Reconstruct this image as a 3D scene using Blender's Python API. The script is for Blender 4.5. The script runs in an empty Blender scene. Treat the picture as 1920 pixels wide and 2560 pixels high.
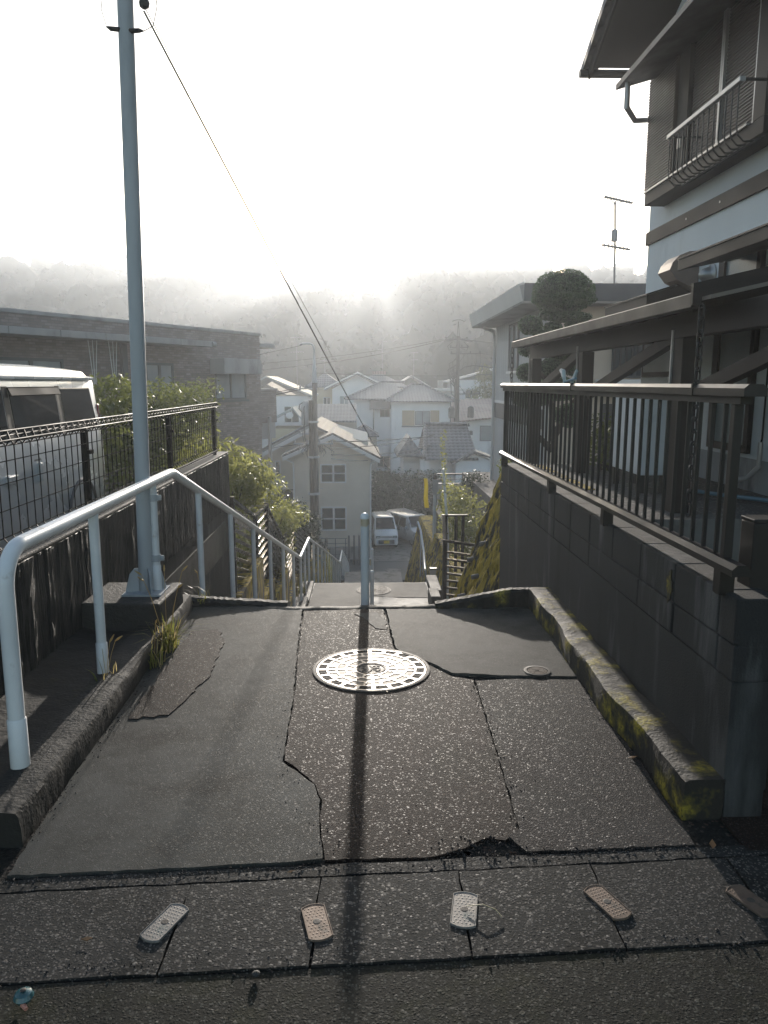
import bpy, bmesh, math, random
import numpy as np
from mathutils import Vector, Matrix, Quaternion

random.seed(7)
RNG = np.random.default_rng(11)
SC = bpy.context.scene
COL = SC.collection
R = math.radians

# ------------------------------------------------------------------ camera
cam_d = bpy.data.cameras.new('camera')
cam_d.sensor_fit = 'VERTICAL'; cam_d.sensor_height = 36.0; cam_d.lens = 26.72
cam_d.clip_start = 0.05; cam_d.clip_end = 3000
cam = bpy.data.objects.new('camera', cam_d); COL.objects.link(cam)
cam.location = (0, 0, 1.55); cam.rotation_euler = (R(90 - 9.648), 0, R(-1.575))
SC.camera = cam

# ------------------------------------------------------------------ sky, sun, exposure
SUN_EL, SUN_AZ = R(9.3), R(0.8)          # azimuth measured from +Y towards +X
world = bpy.data.worlds.new('World'); SC.world = world; world.use_nodes = True
wn = world.node_tree.nodes; wl = world.node_tree.links
bg = wn['Background']; sky = wn.new('ShaderNodeTexSky')
sky.sky_type = 'NISHITA'; sky.sun_disc = False
sky.sun_elevation = SUN_EL; sky.sun_rotation = SUN_AZ
sky.altitude = 60; sky.air_density = 1.0; sky.dust_density = 1.2; sky.ozone_density = 1.0
wl.new(sky.outputs['Color'], bg.inputs['Color']); bg.inputs['Strength'].default_value = 0.12
sun_d = bpy.data.lights.new('sun', 'SUN'); sun_d.energy = 4.4; sun_d.angle = R(0.6); sun_d.color = (1.0, 0.92, 0.82)
sun = bpy.data.objects.new('sun', sun_d); COL.objects.link(sun)
_S = Vector((math.sin(SUN_AZ) * math.cos(SUN_EL), math.cos(SUN_AZ) * math.cos(SUN_EL), math.sin(SUN_EL)))
sun.rotation_euler = _S.to_track_quat('Z', 'Y').to_euler()
sun.location = (0, 60, 40)
SC.view_settings.view_transform = 'Standard'; SC.view_settings.look = 'None'
SC.view_settings.exposure = 1.0; SC.view_settings.gamma = 1.0
try:
    SC.cycles.volume_bounces = 1; SC.cycles.max_bounces = 8; SC.cycles.transparent_max_bounces = 12
    SC.cycles.sample_clamp_indirect = 6.0
except Exception:
    pass

# ------------------------------------------------------------------ mesh helpers
class MB:
    def __init__(self): self.v = []; self.f = []
    def add(self, vs, fs):
        b = len(self.v); self.v += [tuple(p) for p in vs]; self.f += [tuple(i + b for i in q) for q in fs]; return self
    def box(self, x0, x1, y0, y1, z0, z1):
        vs = [(x, y, z) for x in (x0, x1) for y in (y0, y1) for z in (z0, z1)]
        return self.add(vs, [(0, 1, 3, 2), (4, 6, 7, 5), (0, 4, 5, 1), (2, 3, 7, 6), (0, 2, 6, 4), (1, 5, 7, 3)])
    def bar(self, p, q, w, h, up=(0, 0, 1)):
        p, q = Vector(p), Vector(q); d = (q - p).normalized(); u = Vector(up)
        s = d.cross(u)
        if s.length < 1e-6: s = d.cross(Vector((0, 1, 0)))
        s.normalize(); t = s.cross(d).normalized()
        vs = [e + s * a * w / 2 + t * b * h / 2 for e in (p, q) for a, b in ((-1, -1), (1, -1), (1, 1), (-1, 1))]
        return self.add(vs, [(3, 2, 1, 0), (4, 5, 6, 7), (0, 1, 5, 4), (1, 2, 6, 5), (2, 3, 7, 6), (3, 0, 4, 7)])
    def tube(self, pts, r, n=10, caps=True):
        P = [Vector(p) for p in pts]; rs = r if isinstance(r, (list, tuple)) else [r] * len(P)
        ref = None; vs = []
        for i, p in enumerate(P):
            d = ((P[min(i + 1, len(P) - 1)] - p).normalized() + (p - P[max(i - 1, 0)]).normalized())
            d.normalize()
            if ref is None:
                a = Vector((0, 0, 1)) if abs(d.z) < 0.9 else Vector((1, 0, 0)); s = d.cross(a).normalized()
            else:
                s = (ref - d * ref.dot(d)).normalized()
            ref = s; t = d.cross(s)
            k = 1.0
            if 0 < i < len(P) - 1:
                c = (P[i + 1] - p).normalized().dot((p - P[i - 1]).normalized()); k = 1 / max(0.5, math.sqrt(max(0.0, (1 + c) / 2)))
            for j in range(n):
                an = 2 * math.pi * j / n; vs.append(p + (s * math.cos(an) + t * math.sin(an)) * rs[i] * (k if n > 4 else 1))
        fs = []
        for i in range(len(P) - 1):
            for j in range(n):
                a = i * n + j; b = i * n + (j + 1) % n; fs.append((a, b, b + n, a + n))
        if caps: fs.append(tuple(range(n - 1, -1, -1))); fs.append(tuple(range((len(P) - 1) * n, len(P) * n)))
        return self.add(vs, fs)
    def cyl(self, p, q, r, r2=None, n=14): return self.tube([p, q], [r, r if r2 is None else r2], n)
    def lathe(self, prof, o=(0, 0, 0), n=24, M=None):
        o = Vector(o); vs = []
        for r, z in prof:
            for j in range(n):
                a = 2 * math.pi * j / n; q = Vector((r * math.cos(a), r * math.sin(a), z))
                vs.append(o + (M @ q if M else q))
        fs = [(i * n + j, i * n + (j + 1) % n, (i + 1) * n + (j + 1) % n, (i + 1) * n + j) for i in range(len(prof) - 1) for j in range(n)]
        fs.append(tuple(range(n - 1, -1, -1))); fs.append(tuple(range((len(prof) - 1) * n, len(prof) * n)))
        return self.add(vs, fs)
    def prism(self, pts, vec):
        P = [Vector(p) for p in pts]; n = len(P); V = Vector(vec)
        return self.add(P + [p + V for p in P], [tuple(range(n - 1, -1, -1)), tuple(range(n, 2 * n))] + [(i, (i + 1) % n, (i + 1) % n + n, i + n) for i in range(n)])
    def quad(self, a, b, c, d): return self.add([a, b, c, d], [(0, 1, 2, 3)])
    def hexa(self, b4, t4):
        return self.add(list(b4) + list(t4), [(3, 2, 1, 0), (4, 5, 6, 7), (0, 1, 5, 4), (1, 2, 6, 5), (2, 3, 7, 6), (3, 0, 4, 7)])
    def build(self, name, mat, parent=None, smooth=False, bevel=0, loc=None):
        me = bpy.data.meshes.new(name); me.from_pydata([tuple(v) for v in self.v], [], self.f); me.update()
        bm = bmesh.new(); bm.from_mesh(me); bmesh.ops.recalc_face_normals(bm, faces=bm.faces)
        bm.to_mesh(me); bm.free()
        if smooth:
            me.polygons.foreach_set('use_smooth', [True] * len(me.polygons))
            me.set_sharp_from_angle(angle=R(40))
        me.materials.append(mat)
        o = bpy.data.objects.new(name, me); COL.objects.link(o)
        if parent is not None: o.parent = parent
        if loc is not None: o.location = loc
        if bevel:
            b = o.modifiers.new('bevel', 'BEVEL'); b.width = bevel; b.segments = 2; b.limit_method = 'ANGLE'; b.angle_limit = R(35)
        return o

def tag(o, label=None, cat=None, group=None, kind=None):
    if label: o['label'] = label
    if cat: o['category'] = cat
    if group: o['group'] = group
    if kind: o['kind'] = kind
    return o
def empty(name, loc=(0, 0, 0), rz=0, label=None, cat=None, group=None):
    o = bpy.data.objects.new(name, None); COL.objects.link(o); o.location = loc; o.rotation_euler = (0, 0, rz); o.empty_display_size = 0.1
    return tag(o, label, cat, group)
def copy_tree(o, loc=None, rz=None, parent=None, label=None, group=None):
    c = o.copy(); COL.objects.link(c)
    if parent is not None: c.parent = parent
    if loc is not None: c.location = loc
    if rz is not None: c.rotation_euler = (0, 0, rz)
    if label: c['label'] = label
    if group: c['group'] = group
    for ch in list(o.children): copy_tree(ch, parent=c)
    return c
def lerp(a, b, t): return a + (b - a) * t
def interp(tab, x):
    return float(np.interp(x, [t[0] for t in tab], [t[1] for t in tab]))

# ------------------------------------------------------------------ materials
def newmat(name):
    m = bpy.data.materials.new(name); m.use_nodes = True
    nt = m.node_tree; return m, nt, nt.nodes, nt.links, nt.nodes['Principled BSDF']
def node(nt, t, **kw):
    n = nt.nodes.new(t)
    for k, v in kw.items():
        if k in n.inputs: n.inputs[k].default_value = v
        else: setattr(n, k, v)
    return n
def coords(nt, scale=(1, 1, 1)):
    tc = nt.nodes.new('ShaderNodeTexCoord'); mp = nt.nodes.new('ShaderNodeMapping')
    mp.inputs['Scale'].default_value = scale; nt.links.new(tc.outputs['Object'], mp.inputs['Vector']); return mp.outputs['Vector']
def noise(nt, vec, scale, detail=4, rough=0.55):
    n = node(nt, 'ShaderNodeTexNoise', Scale=scale, Detail=detail, Roughness=rough); nt.links.new(vec, n.inputs['Vector']); return n
def ramp(nt, fac, stops, interp_='LINEAR'):
    r = nt.nodes.new('ShaderNodeValToRGB'); cr = r.color_ramp; cr.interpolation = interp_
    while len(cr.elements) < len(stops): cr.elements.new(0.5)
    for e, (p, c) in zip(cr.elements, stops):
        e.position = p; e.color = (c if len(c) == 4 else (*c, 1)) if not isinstance(c, (int, float)) else (c, c, c, 1)
    nt.links.new(fac, r.inputs['Fac']); return r.outputs['Color']
def mix(nt, fac, a, b, mode='MIX'):
    m = nt.nodes.new('ShaderNodeMix'); m.data_type = 'RGBA'; m.blend_type = mode
    for sock, val in ((m.inputs[0], fac), (m.inputs[6], a), (m.inputs[7], b)):
        if isinstance(val, (int, float)): sock.default_value = val
        elif isinstance(val, tuple): sock.default_value = (*val[:3], 1)
        else: nt.links.new(val, sock)
    return m.outputs[2]
def math_(nt, op, a, b=None, c=None):
    m = nt.nodes.new('ShaderNodeMath'); m.operation = op
    for i, val in enumerate((a, b, c)):
        if val is None: continue
        if isinstance(val, (int, float)): m.inputs[i].default_value = val
        else: nt.links.new(val, m.inputs[i])
    return m.outputs[0]
def bump(nt, h, strength, dist=0.01, normal=None):
    b = node(nt, 'ShaderNodeBump', Strength=strength, Distance=dist); nt.links.new(h, b.inputs['Height'])
    if normal is not None: nt.links.new(normal, b.inputs['Normal'])
    return b.outputs['Normal']

def mat(name, c, rough=0.6, var=0.18, vs=2.5, bmp=0.0, bs=60, bd=0.004, metal=0.0, dirt=None, ds=1.6, dthr=0.55, spec=0.5, coat=0, stretch=(1, 1, 1)):
    m, nt, N, L, P = newmat(name); v = coords(nt); v2 = coords(nt, stretch)
    n = noise(nt, v2, vs, 5); lo = tuple(x * (1 - var) for x in c); hi = tuple(min(1, x * (1 + var)) for x in c)
    col = ramp(nt, n.outputs['Fac'], [(0.3, lo), (0.7, hi)])
    if dirt:
        d = noise(nt, v2, ds, 6, 0.65); f = ramp(nt, d.outputs['Fac'], [(dthr, 0.0), (dthr + 0.14, 1.0)]); col = mix(nt, f, col, dirt)
    L.new(col, P.inputs['Base Color'])
    rr = ramp(nt, n.outputs['Fac'], [(0.3, max(0, rough - 0.08)), (0.7, min(1, rough + 0.08))]); L.new(rr, P.inputs['Roughness'])
    P.inputs['Metallic'].default_value = metal; P.inputs['Specular IOR Level'].default_value = spec; P.inputs['Coat Weight'].default_value = coat
    if bmp:
        b = noise(nt, v, bs, 4, 0.6); L.new(bump(nt, b.outputs['Fac'], bmp, bd), P.inputs['Normal'])
    return m

def asphalt(name, dark, light, scale, frac, rough=0.45, bs=0.8, bd=0.004, tint=(0.10, 0.06, 0.045), stain=(0.02, 0.02, 0.018), moss=0.0, fine=False):
    m, nt, N, L, P = newmat(name); v = coords(nt)
    wv = noise(nt, v, scale * 0.5, 2); warp = mix(nt, 0.012, v, wv.outputs['Color'], 'ADD')
    vo = node(nt, 'ShaderNodeTexVoronoi', Scale=scale); L.new(warp, vo.inputs['Vector']); vo.inputs['Randomness'].default_value = 1
    vs_ = node(nt, 'ShaderNodeTexVoronoi', Scale=scale * 0.42); L.new(warp, vs_.inputs['Vector'])
    rc = nt.nodes.new('ShaderNodeSeparateColor'); L.new(vo.outputs['Color'], rc.inputs['Color'])
    rc2 = nt.nodes.new('ShaderNodeSeparateColor'); L.new(vs_.outputs['Color'], rc2.inputs['Color'])
    sel = ramp(nt, rc.outputs[0], [(1 - frac, 0.0), (min(1, 1 - frac + 0.08), 1.0)])
    sel2 = ramp(nt, rc2.outputs[0], [(1 - frac * 0.35, 0.0), (1.0, 1.0)])
    core = ramp(nt, vo.outputs['Distance'], [(0.28, 1.0), (0.5, 0.0)])
    core2 = ramp(nt, vs_.outputs['Distance'], [(0.24, 1.0), (0.36, 0.0)])
    f1 = math_(nt, 'MULTIPLY', sel, core); f2 = math_(nt, 'MULTIPLY', sel2, core2)
    peb = mix(nt, rc.outputs[1], light, tint)
    base = noise(nt, v, 1.3, 6, 0.65); b2 = noise(nt, v, 4.5, 6, 0.7)
    bf = ramp(nt, math_(nt, 'MULTIPLY_ADD', b2.outputs['Fac'], 0.45, math_(nt, 'MULTIPLY', base.outputs['Fac'], 0.7)), [(0.49, 0.0), (0.68, 1.0)]); bcol = mix(nt, bf, stain, dark)
    wr = noise(nt, v, 0.9, 5, 0.6); bcol = mix(nt, ramp(nt, wr.outputs['Fac'], [(0.55, 0.0), (0.68, 0.55)]), bcol, tuple(x * 1.9 for x in dark))
    fine_n = noise(nt, v, scale * 1.7, 3); bcol = mix(nt, math_(nt, 'MULTIPLY', fine_n.outputs['Fac'], 0.35), bcol, tuple(x * 1.5 for x in dark))
    ol = noise(nt, v, 2.6, 6, 0.62); bcol = mix(nt, ramp(nt, ol.outputs['Fac'], [(0.30, 0.75), (0.44, 0.0)]), bcol, tuple(x * 0.55 for x in stain))
    col = mix(nt, math_(nt, 'MAXIMUM', f1, f2), bcol, peb)
    if moss:
        mn = noise(nt, v, 5, 6, 0.7); mf = ramp(nt, mn.outputs['Fac'], [(0.5, 0.0), (0.72, moss)]); col = mix(nt, mf, col, (0.030, 0.030, 0.014))
    L.new(col, P.inputs['Base Color'])
    glint = ramp(nt, rc.outputs[2], [(0.88, 0.0), (0.98, 1.0)])
    rn = mix(nt, glint, (0.74, 0.74, 0.74), (rough + 0.12, rough + 0.12, rough + 0.12)); L.new(rn, P.inputs['Roughness'])
    sp = mix(nt, glint, (0.10, 0.10, 0.10), (0.32, 0.32, 0.32)); L.new(sp, P.inputs['Specular IOR Level'])
    h1 = ramp(nt, vo.outputs['Distance'], [(0.0, 1.0), (0.6, 0.0)]); h2 = math_(nt, 'MULTIPLY', rc.outputs[1], h1)
    h3 = math_(nt, 'MULTIPLY_ADD', fine_n.outputs['Fac'], 0.5, h2)
    h3 = math_(nt, 'MULTIPLY_ADD', core2, math_(nt, 'MULTIPLY', sel2, 0.8), h3)
    L.new(bump(nt, h3, bs, bd), P.inputs['Normal'])
    return m

def leafmat(name, c1, c2, rough=0.42, trans=0.35, tcol=None):
    m, nt, N, L, P = newmat(name); v = coords(nt)
    n = noise(nt, v, 9, 3); col = ramp(nt, n.outputs['Fac'], [(0.32, c1), (0.68, c2)])
    L.new(col, P.inputs['Base Color']); P.inputs['Roughness'].default_value = rough; P.inputs['Specular IOR Level'].default_value = 0.4
    T = nt.nodes.new('ShaderNodeBsdfTranslucent')
    tc = mix(nt, 0.6, col, tcol or tuple(min(1, x * 2.4) for x in c2)); L.new(tc, T.inputs['Color'])
    MX = nt.nodes.new('ShaderNodeMixShader'); MX.inputs[0].default_value = trans
    L.new(P.outputs[0], MX.inputs[1]); L.new(T.outputs[0], MX.inputs[2]); L.new(MX.outputs[0], N['Material Output'].inputs['Surface'])
    return m

def glass(name, c=(0.03, 0.035, 0.04), rough=0.06, bmp=0, bs=80):
    m, nt, N, L, P = newmat(name); v = coords(nt); n = noise(nt, v, 1.2, 2)
    L.new(mix(nt, n.outputs['Fac'], tuple(x * 0.7 for x in c), tuple(x * 1.35 for x in c)), P.inputs['Base Color'])
    P.inputs['Roughness'].default_value = rough; P.inputs['IOR'].default_value = 1.5
    if bmp: L.new(bump(nt, noise(nt, v, bs, 2).outputs['Fac'], bmp, 0.004), P.inputs['Normal'])
    return m

def tilemat(name, c, pitch=0.28, rough=0.35, light=1.6):
    # interlocking clay pantiles: rolls and courses from two saw waves
    m, nt, N, L, P = newmat(name); tc = nt.nodes.new('ShaderNodeTexCoord'); sx = nt.nodes.new('ShaderNodeSeparateXYZ'); L.new(tc.outputs['Object'], sx.inputs[0])
    def saw(s): return math_(nt, 'FRACT', math_(nt, 'DIVIDE', s, pitch))
    fx, fy = saw(sx.outputs[0]), saw(sx.outputs[1])
    wx = math_(nt, 'ABSOLUTE', math_(nt, 'SUBTRACT', fx, 0.5)); wy = math_(nt, 'ABSOLUTE', math_(nt, 'SUBTRACT', fy, 0.5))
    h = math_(nt, 'ADD', wx, wy); n = noise(nt, tc.outputs['Object'], 1.7, 4)
    n2 = noise(nt, tc.outputs['Object'], 9, 3)
    col = mix(nt, n.outputs['Fac'], tuple(x * 0.7 for x in c), tuple(x * 1.3 for x in c))
    edge = ramp(nt, h, [(0.22, 0.0), (0.36, 1.0)]); col = mix(nt, math_(nt, 'SUBTRACT', 1.0, edge), col, tuple(x * 0.45 for x in c))
    col = mix(nt, ramp(nt, n2.outputs['Fac'], [(0.5, 0.0), (0.75, 0.5)]), col, tuple(min(1, x * light) for x in c))
    L.new(col, P.inputs['Base Color']); P.inputs['Roughness'].default_value = rough
    L.new(bump(nt, h, 0.9, 0.06), P.inputs['Normal']); return m

def brickmat(name, c1, c2, mortar, bw, bh, axis_scale=(1, 1, 1), bmp=0.5, rough=0.75, var=0.5, ms=0.012, facade_dir=None):
    m, nt, N, L, P = newmat(name); tc = nt.nodes.new('ShaderNodeTexCoord'); sx = nt.nodes.new('ShaderNodeSeparateXYZ'); L.new(tc.outputs['Object'], sx.inputs[0])
    cx = nt.nodes.new('ShaderNodeCombineXYZ'); L.new(math_(nt, 'ADD', sx.outputs[0], sx.outputs[1]), cx.inputs[0]); L.new(sx.outputs[2], cx.inputs[1])
    b = node(nt, 'ShaderNodeTexBrick', Scale=1.0); L.new(cx.outputs[0], b.inputs['Vector'])
    b.inputs['Color1'].default_value = (*c1, 1); b.inputs['Color2'].default_value = (*c2, 1); b.inputs['Mortar'].default_value = (*mortar, 1)
    b.inputs['Brick Width'].default_value = bw; b.inputs['Row Height'].default_value = bh; b.inputs['Mortar Size'].default_value = ms; b.inputs['Bias'].default_value = 0.0
    n = noise(nt, tc.outputs['Object'], 2.2, 5, 0.6); col = mix(nt, ramp(nt, n.outputs['Fac'], [(0.35, 0.0), (0.7, var)]), b.outputs['Color'], tuple(x * 0.55 for x in c1))
    L.new(col, P.inputs['Base Color']); P.inputs['Roughness'].default_value = rough
    L.new(bump(nt, b.outputs['Fac'], -bmp, 0.01), P.inputs['Normal']); return m
# ------------------------------------------------------------------ material library
M = {}
M['asphalt_dark'] = asphalt('asphalt_dark', (0.023, 0.0160, 0.0130), (0.066, 0.044, 0.035), 180, 0.36, rough=0.42, bs=0.5, bd=0.004, tint=(0.065, 0.034, 0.023), stain=(0.013, 0.010, 0.0085))
M['asphalt_coarse'] = asphalt('asphalt_coarse', (0.030, 0.028, 0.027), (0.090, 0.080, 0.073), 160, 0.44, rough=0.42, bs=0.55, bd=0.004, tint=(0.08, 0.055, 0.046), stain=(0.017, 0.015, 0.0145))
M['asphalt_worn'] = asphalt('asphalt_worn', (0.074, 0.073, 0.066), (0.095, 0.090, 0.082), 210, 0.2, rough=0.50, bs=0.4, bd=0.003, tint=(0.08, 0.066, 0.052), stain=(0.030, 0.029, 0.025))
M['mortar'] = asphalt('mortar', (0.078, 0.074, 0.067), (0.13, 0.12, 0.11), 220, 0.15, rough=0.55, bs=0.35, bd=0.002, tint=(0.12, 0.11, 0.09), stain=(0.030, 0.030, 0.026))
M['slab'] = asphalt('slab', (0.032, 0.031, 0.029), (0.15, 0.138, 0.122), 120, 0.46, rough=0.5, bs=0.3, bd=0.004, tint=(0.12, 0.10, 0.09), stain=(0.018, 0.018, 0.0165))
M['road_moss'] = asphalt('road_moss', (0.020, 0.019, 0.016), (0.095, 0.092, 0.077), 120, 0.36, rough=0.6, bs=0.32, bd=0.004, tint=(0.06, 0.055, 0.04), stain=(0.016, 0.016, 0.012), moss=0.8)
M['bed'] = asphalt('bed', (0.018, 0.017, 0.015), (0.05, 0.05, 0.045), 60, 0.3, rough=0.7, bs=1.0, bd=0.008)
M['concrete'] = mat('concrete', (0.16, 0.155, 0.145), 0.7, 0.25, 2.0, 0.5, 90, 0.004, dirt=(0.05, 0.048, 0.042), ds=2.4, dthr=0.5)
M['concrete_dark'] = mat('concrete_dark', (0.040, 0.038, 0.035), 0.7, 0.3, 2.4, 1.0, 55, 0.012, dirt=(0.020, 0.019, 0.016), ds=4, dthr=0.48)
M['earth'] = mat('earth', (0.035, 0.038, 0.02), 0.9, 0.35, 0.4, 0.6, 4, 0.05)
M['gravel'] = asphalt('gravel', (0.12, 0.115, 0.11), (0.32, 0.31, 0.30), 40, 0.5, rough=0.6, bs=1, bd=0.015, stain=(0.08, 0.08, 0.075))
M['road_far'] = mat('road_far', (0.075, 0.078, 0.080), 0.75, 0.25, 0.5, 0.4, 40, 0.01)

def kerbmat(name, base, moss, thr, gold):
    m, nt, N, L, P = newmat(name); v = coords(nt)
    n = noise(nt, v, 3, 6, 0.65); n2 = noise(nt, v, 70, 3); g = noise(nt, v, 6.5, 6, 0.6)
    c = mix(nt, n.outputs['Fac'], tuple(x * 0.5 for x in base), tuple(x * 1.5 for x in base))
    c = mix(nt, ramp(nt, n2.outputs['Fac'], [(0.55, 0.0), (0.75, 0.8)]), c, tuple(x * 1.7 for x in base))
    c = mix(nt, ramp(nt, g.outputs['Fac'], [(thr, 0.0), (thr + 0.05, 1.0)]), c, moss)
    gf = math_(nt, 'MULTIPLY', ramp(nt, g.outputs['Fac'], [(thr + 0.05, 0.0), (thr + 0.16, 1.0)]), ramp(nt, n2.outputs['Fac'], [(0.36, 0.15), (0.56, 1.0)])); c = mix(nt, gf, c, gold)
    L.new(c, P.inputs['Base Color']); P.inputs['Roughness'].default_value = 0.75
    h = math_(nt, 'MULTIPLY_ADD', n2.outputs['Fac'], 0.5, math_(nt, 'MULTIPLY', g.outputs['Fac'], 2.0))
    L.new(bump(nt, h, 0.9, 0.006), P.inputs['Normal']); return m
M['kerb'] = kerbmat('kerb', (0.016, 0.0135, 0.010), (0.060, 0.048, 0.012), 0.49, (0.34, 0.26, 0.02))
M['kerb_left'] = kerbmat('kerb_left', (0.016, 0.0145, 0.012), (0.020, 0.018, 0.008), 0.60, (0.05, 0.045, 0.02))

# ------------------------------------------------------------------ terrain, hills, roads
def stair_z(y):
    return interp([(-50, 0), (5.17, 0), (12.85, -2.35), (14.6, -2.35), (27.9, -6.0), (30, -6.0), (37.5, -8.3), (400, -8.3)], y)
def hill_h(x, y):
    base = interp([(-90, -0.5), (3, -0.5), (5.2, -0.9), (12.8, -3.2), (14.6, -3.3), (27.9, -6.9), (30, -7.0), (37.5, -8.7), (52, -8.7), (75, -7.2), (130, -5.5)], y)
    d = y - 0.10 * abs(x)
    bump_ = 1.2 * math.sin(x * 0.045 + 1.0) + 1.0 * math.sin(x * 0.093 + 0.4) - 5.0 * math.exp(-((x + 6) / 42) ** 2)
    near = interp([(140, 0), (235, 1), (900, 1)], d); far = interp([(200, 0), (315, 1), (900, 1)], d)
    left = 1 / (1 + math.exp((x + 55) / 16))
    h = far * (42 + bump_) * (1 - 0.25 * left) + near * left * 10.0
    if y > 420: h -= (y - 420) * 0.05
    return base + max(0, h)
xs = sorted(set([-700, -450, -330, -250] + list(range(-210, 211, 10)) + [250, 330, 450, 700] + [-6, -4, -3, -1.6, -0.8, 0, 0.8, 1.6, 3, 4, 6]))
ys = sorted(set([-90, -40, -10, 0, 3, 5.2, 8, 10.5, 12.8, 14.6, 18, 22, 25, 27.9, 30, 34, 37.5, 42, 52, 60, 75, 90, 110, 130] + list(range(140, 430, 8)) + [460, 520, 600, 700]))
vs = [(x, y, hill_h(x, y)) for y in ys for x in xs]; nx = len(xs)
fs = [(j * nx + i, j * nx + i + 1, (j + 1) * nx + i + 1, (j + 1) * nx + i) for j in range(len(ys) - 1) for i in range(nx - 1)]
tag(MB().add(vs, fs).build('terrain', M['earth'], smooth=True), kind='structure')

def slab(x0, x1, y0, y1, z0, z1, name, m, bevel=0):
    return tag(MB().box(x0, x1, y0, y1, z0, z1).build(name, m, bevel=bevel), kind='structure')
# street we stand on, driveways either side
def strip_line(a, b): return lambda x: a + b * x
S_TOP, S_BOT = strip_line(2.206, 0.050), strip_line(1.820, 0.046)
mb = MB(); mb.prism([(-30, -30, -0.3), (30, -30, -0.3), (30, S_BOT(30), -0.3), (-30, S_BOT(-30), -0.3)], (0, 0, 0.296))
tag(mb.build('road', M['road_moss']), kind='structure')
mb = MB(); mb.prism([(-30, S_BOT(-30) + 0.002, -0.3), (30, S_BOT(30) + 0.002, -0.3), (30, 5.1, -0.3), (-30, 5.1, -0.3)], (0, 0, 0.285))
tag(mb.build('ground', M['bed']), kind='structure')
rng = random.Random(3)
def patch(name, pts, z, m, jit=0.006, step=0.035, depth=0.04, grow=0.0):
    out = []
    if grow:
        n_ = len(pts); ar = sum(pts[i][0] * pts[(i + 1) % n_][1] - pts[(i + 1) % n_][0] * pts[i][1] for i in range(n_)); s_ = 1 if ar > 0 else -1; new = []
        for i in range(n_):
            a, b, c = Vector(pts[i - 1]), Vector(pts[i]), Vector(pts[(i + 1) % n_]); t = ((b - a).normalized() + (c - b).normalized()).normalized(); new.append((b.x + s_ * t.y * grow, b.y - s_ * t.x * grow))
        pts = new
    for i, p in enumerate(pts):
        q = pts[(i + 1) % len(pts)]; L_ = math.dist(p, q); k = max(1, int(L_ / step))
        for j in range(k):
            t = j / k; a = jit if j else jit * 0.3
            out.append((lerp(p[0], q[0], t) + rng.uniform(-a, a), lerp(p[1], q[1], t) + rng.uniform(-a, a), z - depth))
    if sum((out[i][0] * out[(i + 1) % len(out)][1] - out[(i + 1) % len(out)][0] * out[i][1]) for i in range(len(out))) < 0: out.reverse()
    return tag(MB().prism(out, (0, 0, depth)).build(name, m), kind='structure')
# strip of gutter slabs (drain covers)
xj = [-2.9, -2.0, -1.32, -0.555, -0.150, 0.292, 0.725, 1.185, 1.66, 2.4]
for a, b in zip(xj, xj[1:]):
    g = 0.0028
    patch('pavement', [(a + g, S_BOT(a) + 0.008), (b - g, S_BOT(b) + 0.008), (b - g + 0.01, S_TOP(b) - 0.010), (a + g + 0.01, S_TOP(a) - 0.010)], rng.uniform(-0.002, 0.003), M['slab'], 0.004, 0.05, 0.06)
patch('pavement', [(-2.9, S_TOP(-2.9) + 0.004), (2.4, S_TOP(2.4) + 0.004), (2.4, S_TOP(2.4) + 0.062), (-2.9, S_TOP(-2.9) + 0.062)], -0.004, M['slab'], 0.005, 0.05)
# apron in patches of different age
left = [(-1.222, 5.135), (-0.43, 5.142), (-0.389, 4.185), (-0.354, 3.569), (-0.349, 3.218), (-0.34, 2.943), (-0.278, 2.869), (-0.198, 2.758), (-0.168, 2.647), (-0.163, 2.489), (-0.141, 2.286), (-0.292, 2.27), (-0.728, 2.244), (-1.14, 2.226), (-1.155, 2.646), (-1.185, 3.452)]
center = [(-0.413, 5.141), (0.131, 5.085), (0.171, 4.304), (0.207, 4.169), (0.366, 4.014), (0.46, 3.859), (0.574, 3.8), (0.559, 3.154), (0.536, 2.438), (0.482, 2.38), (0.419, 2.396), (0.335, 2.338), (0.229, 2.297), (-0.129, 2.287), (-0.151, 2.489), (-0.156, 2.647), (-0.187, 2.764), (-0.27, 2.892), (-0.329, 2.96), (-0.338, 3.218), (-0.342, 3.568), (-0.376, 4.185)]
upright_ = [(0.154, 5.083), (1.2, 5.05), (1.15, 4.144), (1.14, 3.83), (0.728, 3.852), (0.471, 3.899), (0.376, 4.05), (0.216, 4.208), (0.186, 4.331)]
right = [(0.59, 3.789), (0.826, 3.804), (1.14, 3.786), (1.14, 2.955), (1.12, 2.335), (0.766, 2.322), (0.544, 2.315), (0.504, 2.403), (0.551, 2.44), (0.575, 3.153)]
patch('path', left, 0.002, M['asphalt_worn'], 0.004); patch('path', center, -0.001, M['asphalt_dark'], 0.004, grow=0.005)
patch('path', upright_, 0.004, M['mortar'], 0.006); patch('path', right, 0.0, M['asphalt_coarse'], 0.004, grow=0.005)
patch('path', [(-1.09, 4.632), (-0.93, 4.667), (-0.855, 4.474), (-0.82, 3.9), (-0.926, 3.401), (-1.10, 3.362)], 0.0065, M['asphalt_dark'], 0.012)
patch('path', [(-0.06, 4.98), (0.08, 5.02), (0.135, 4.85), (0.15, 4.66), (0.07, 4.68), (0.01, 4.86)], 0.0015, M['mortar'], 0.02)
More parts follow.
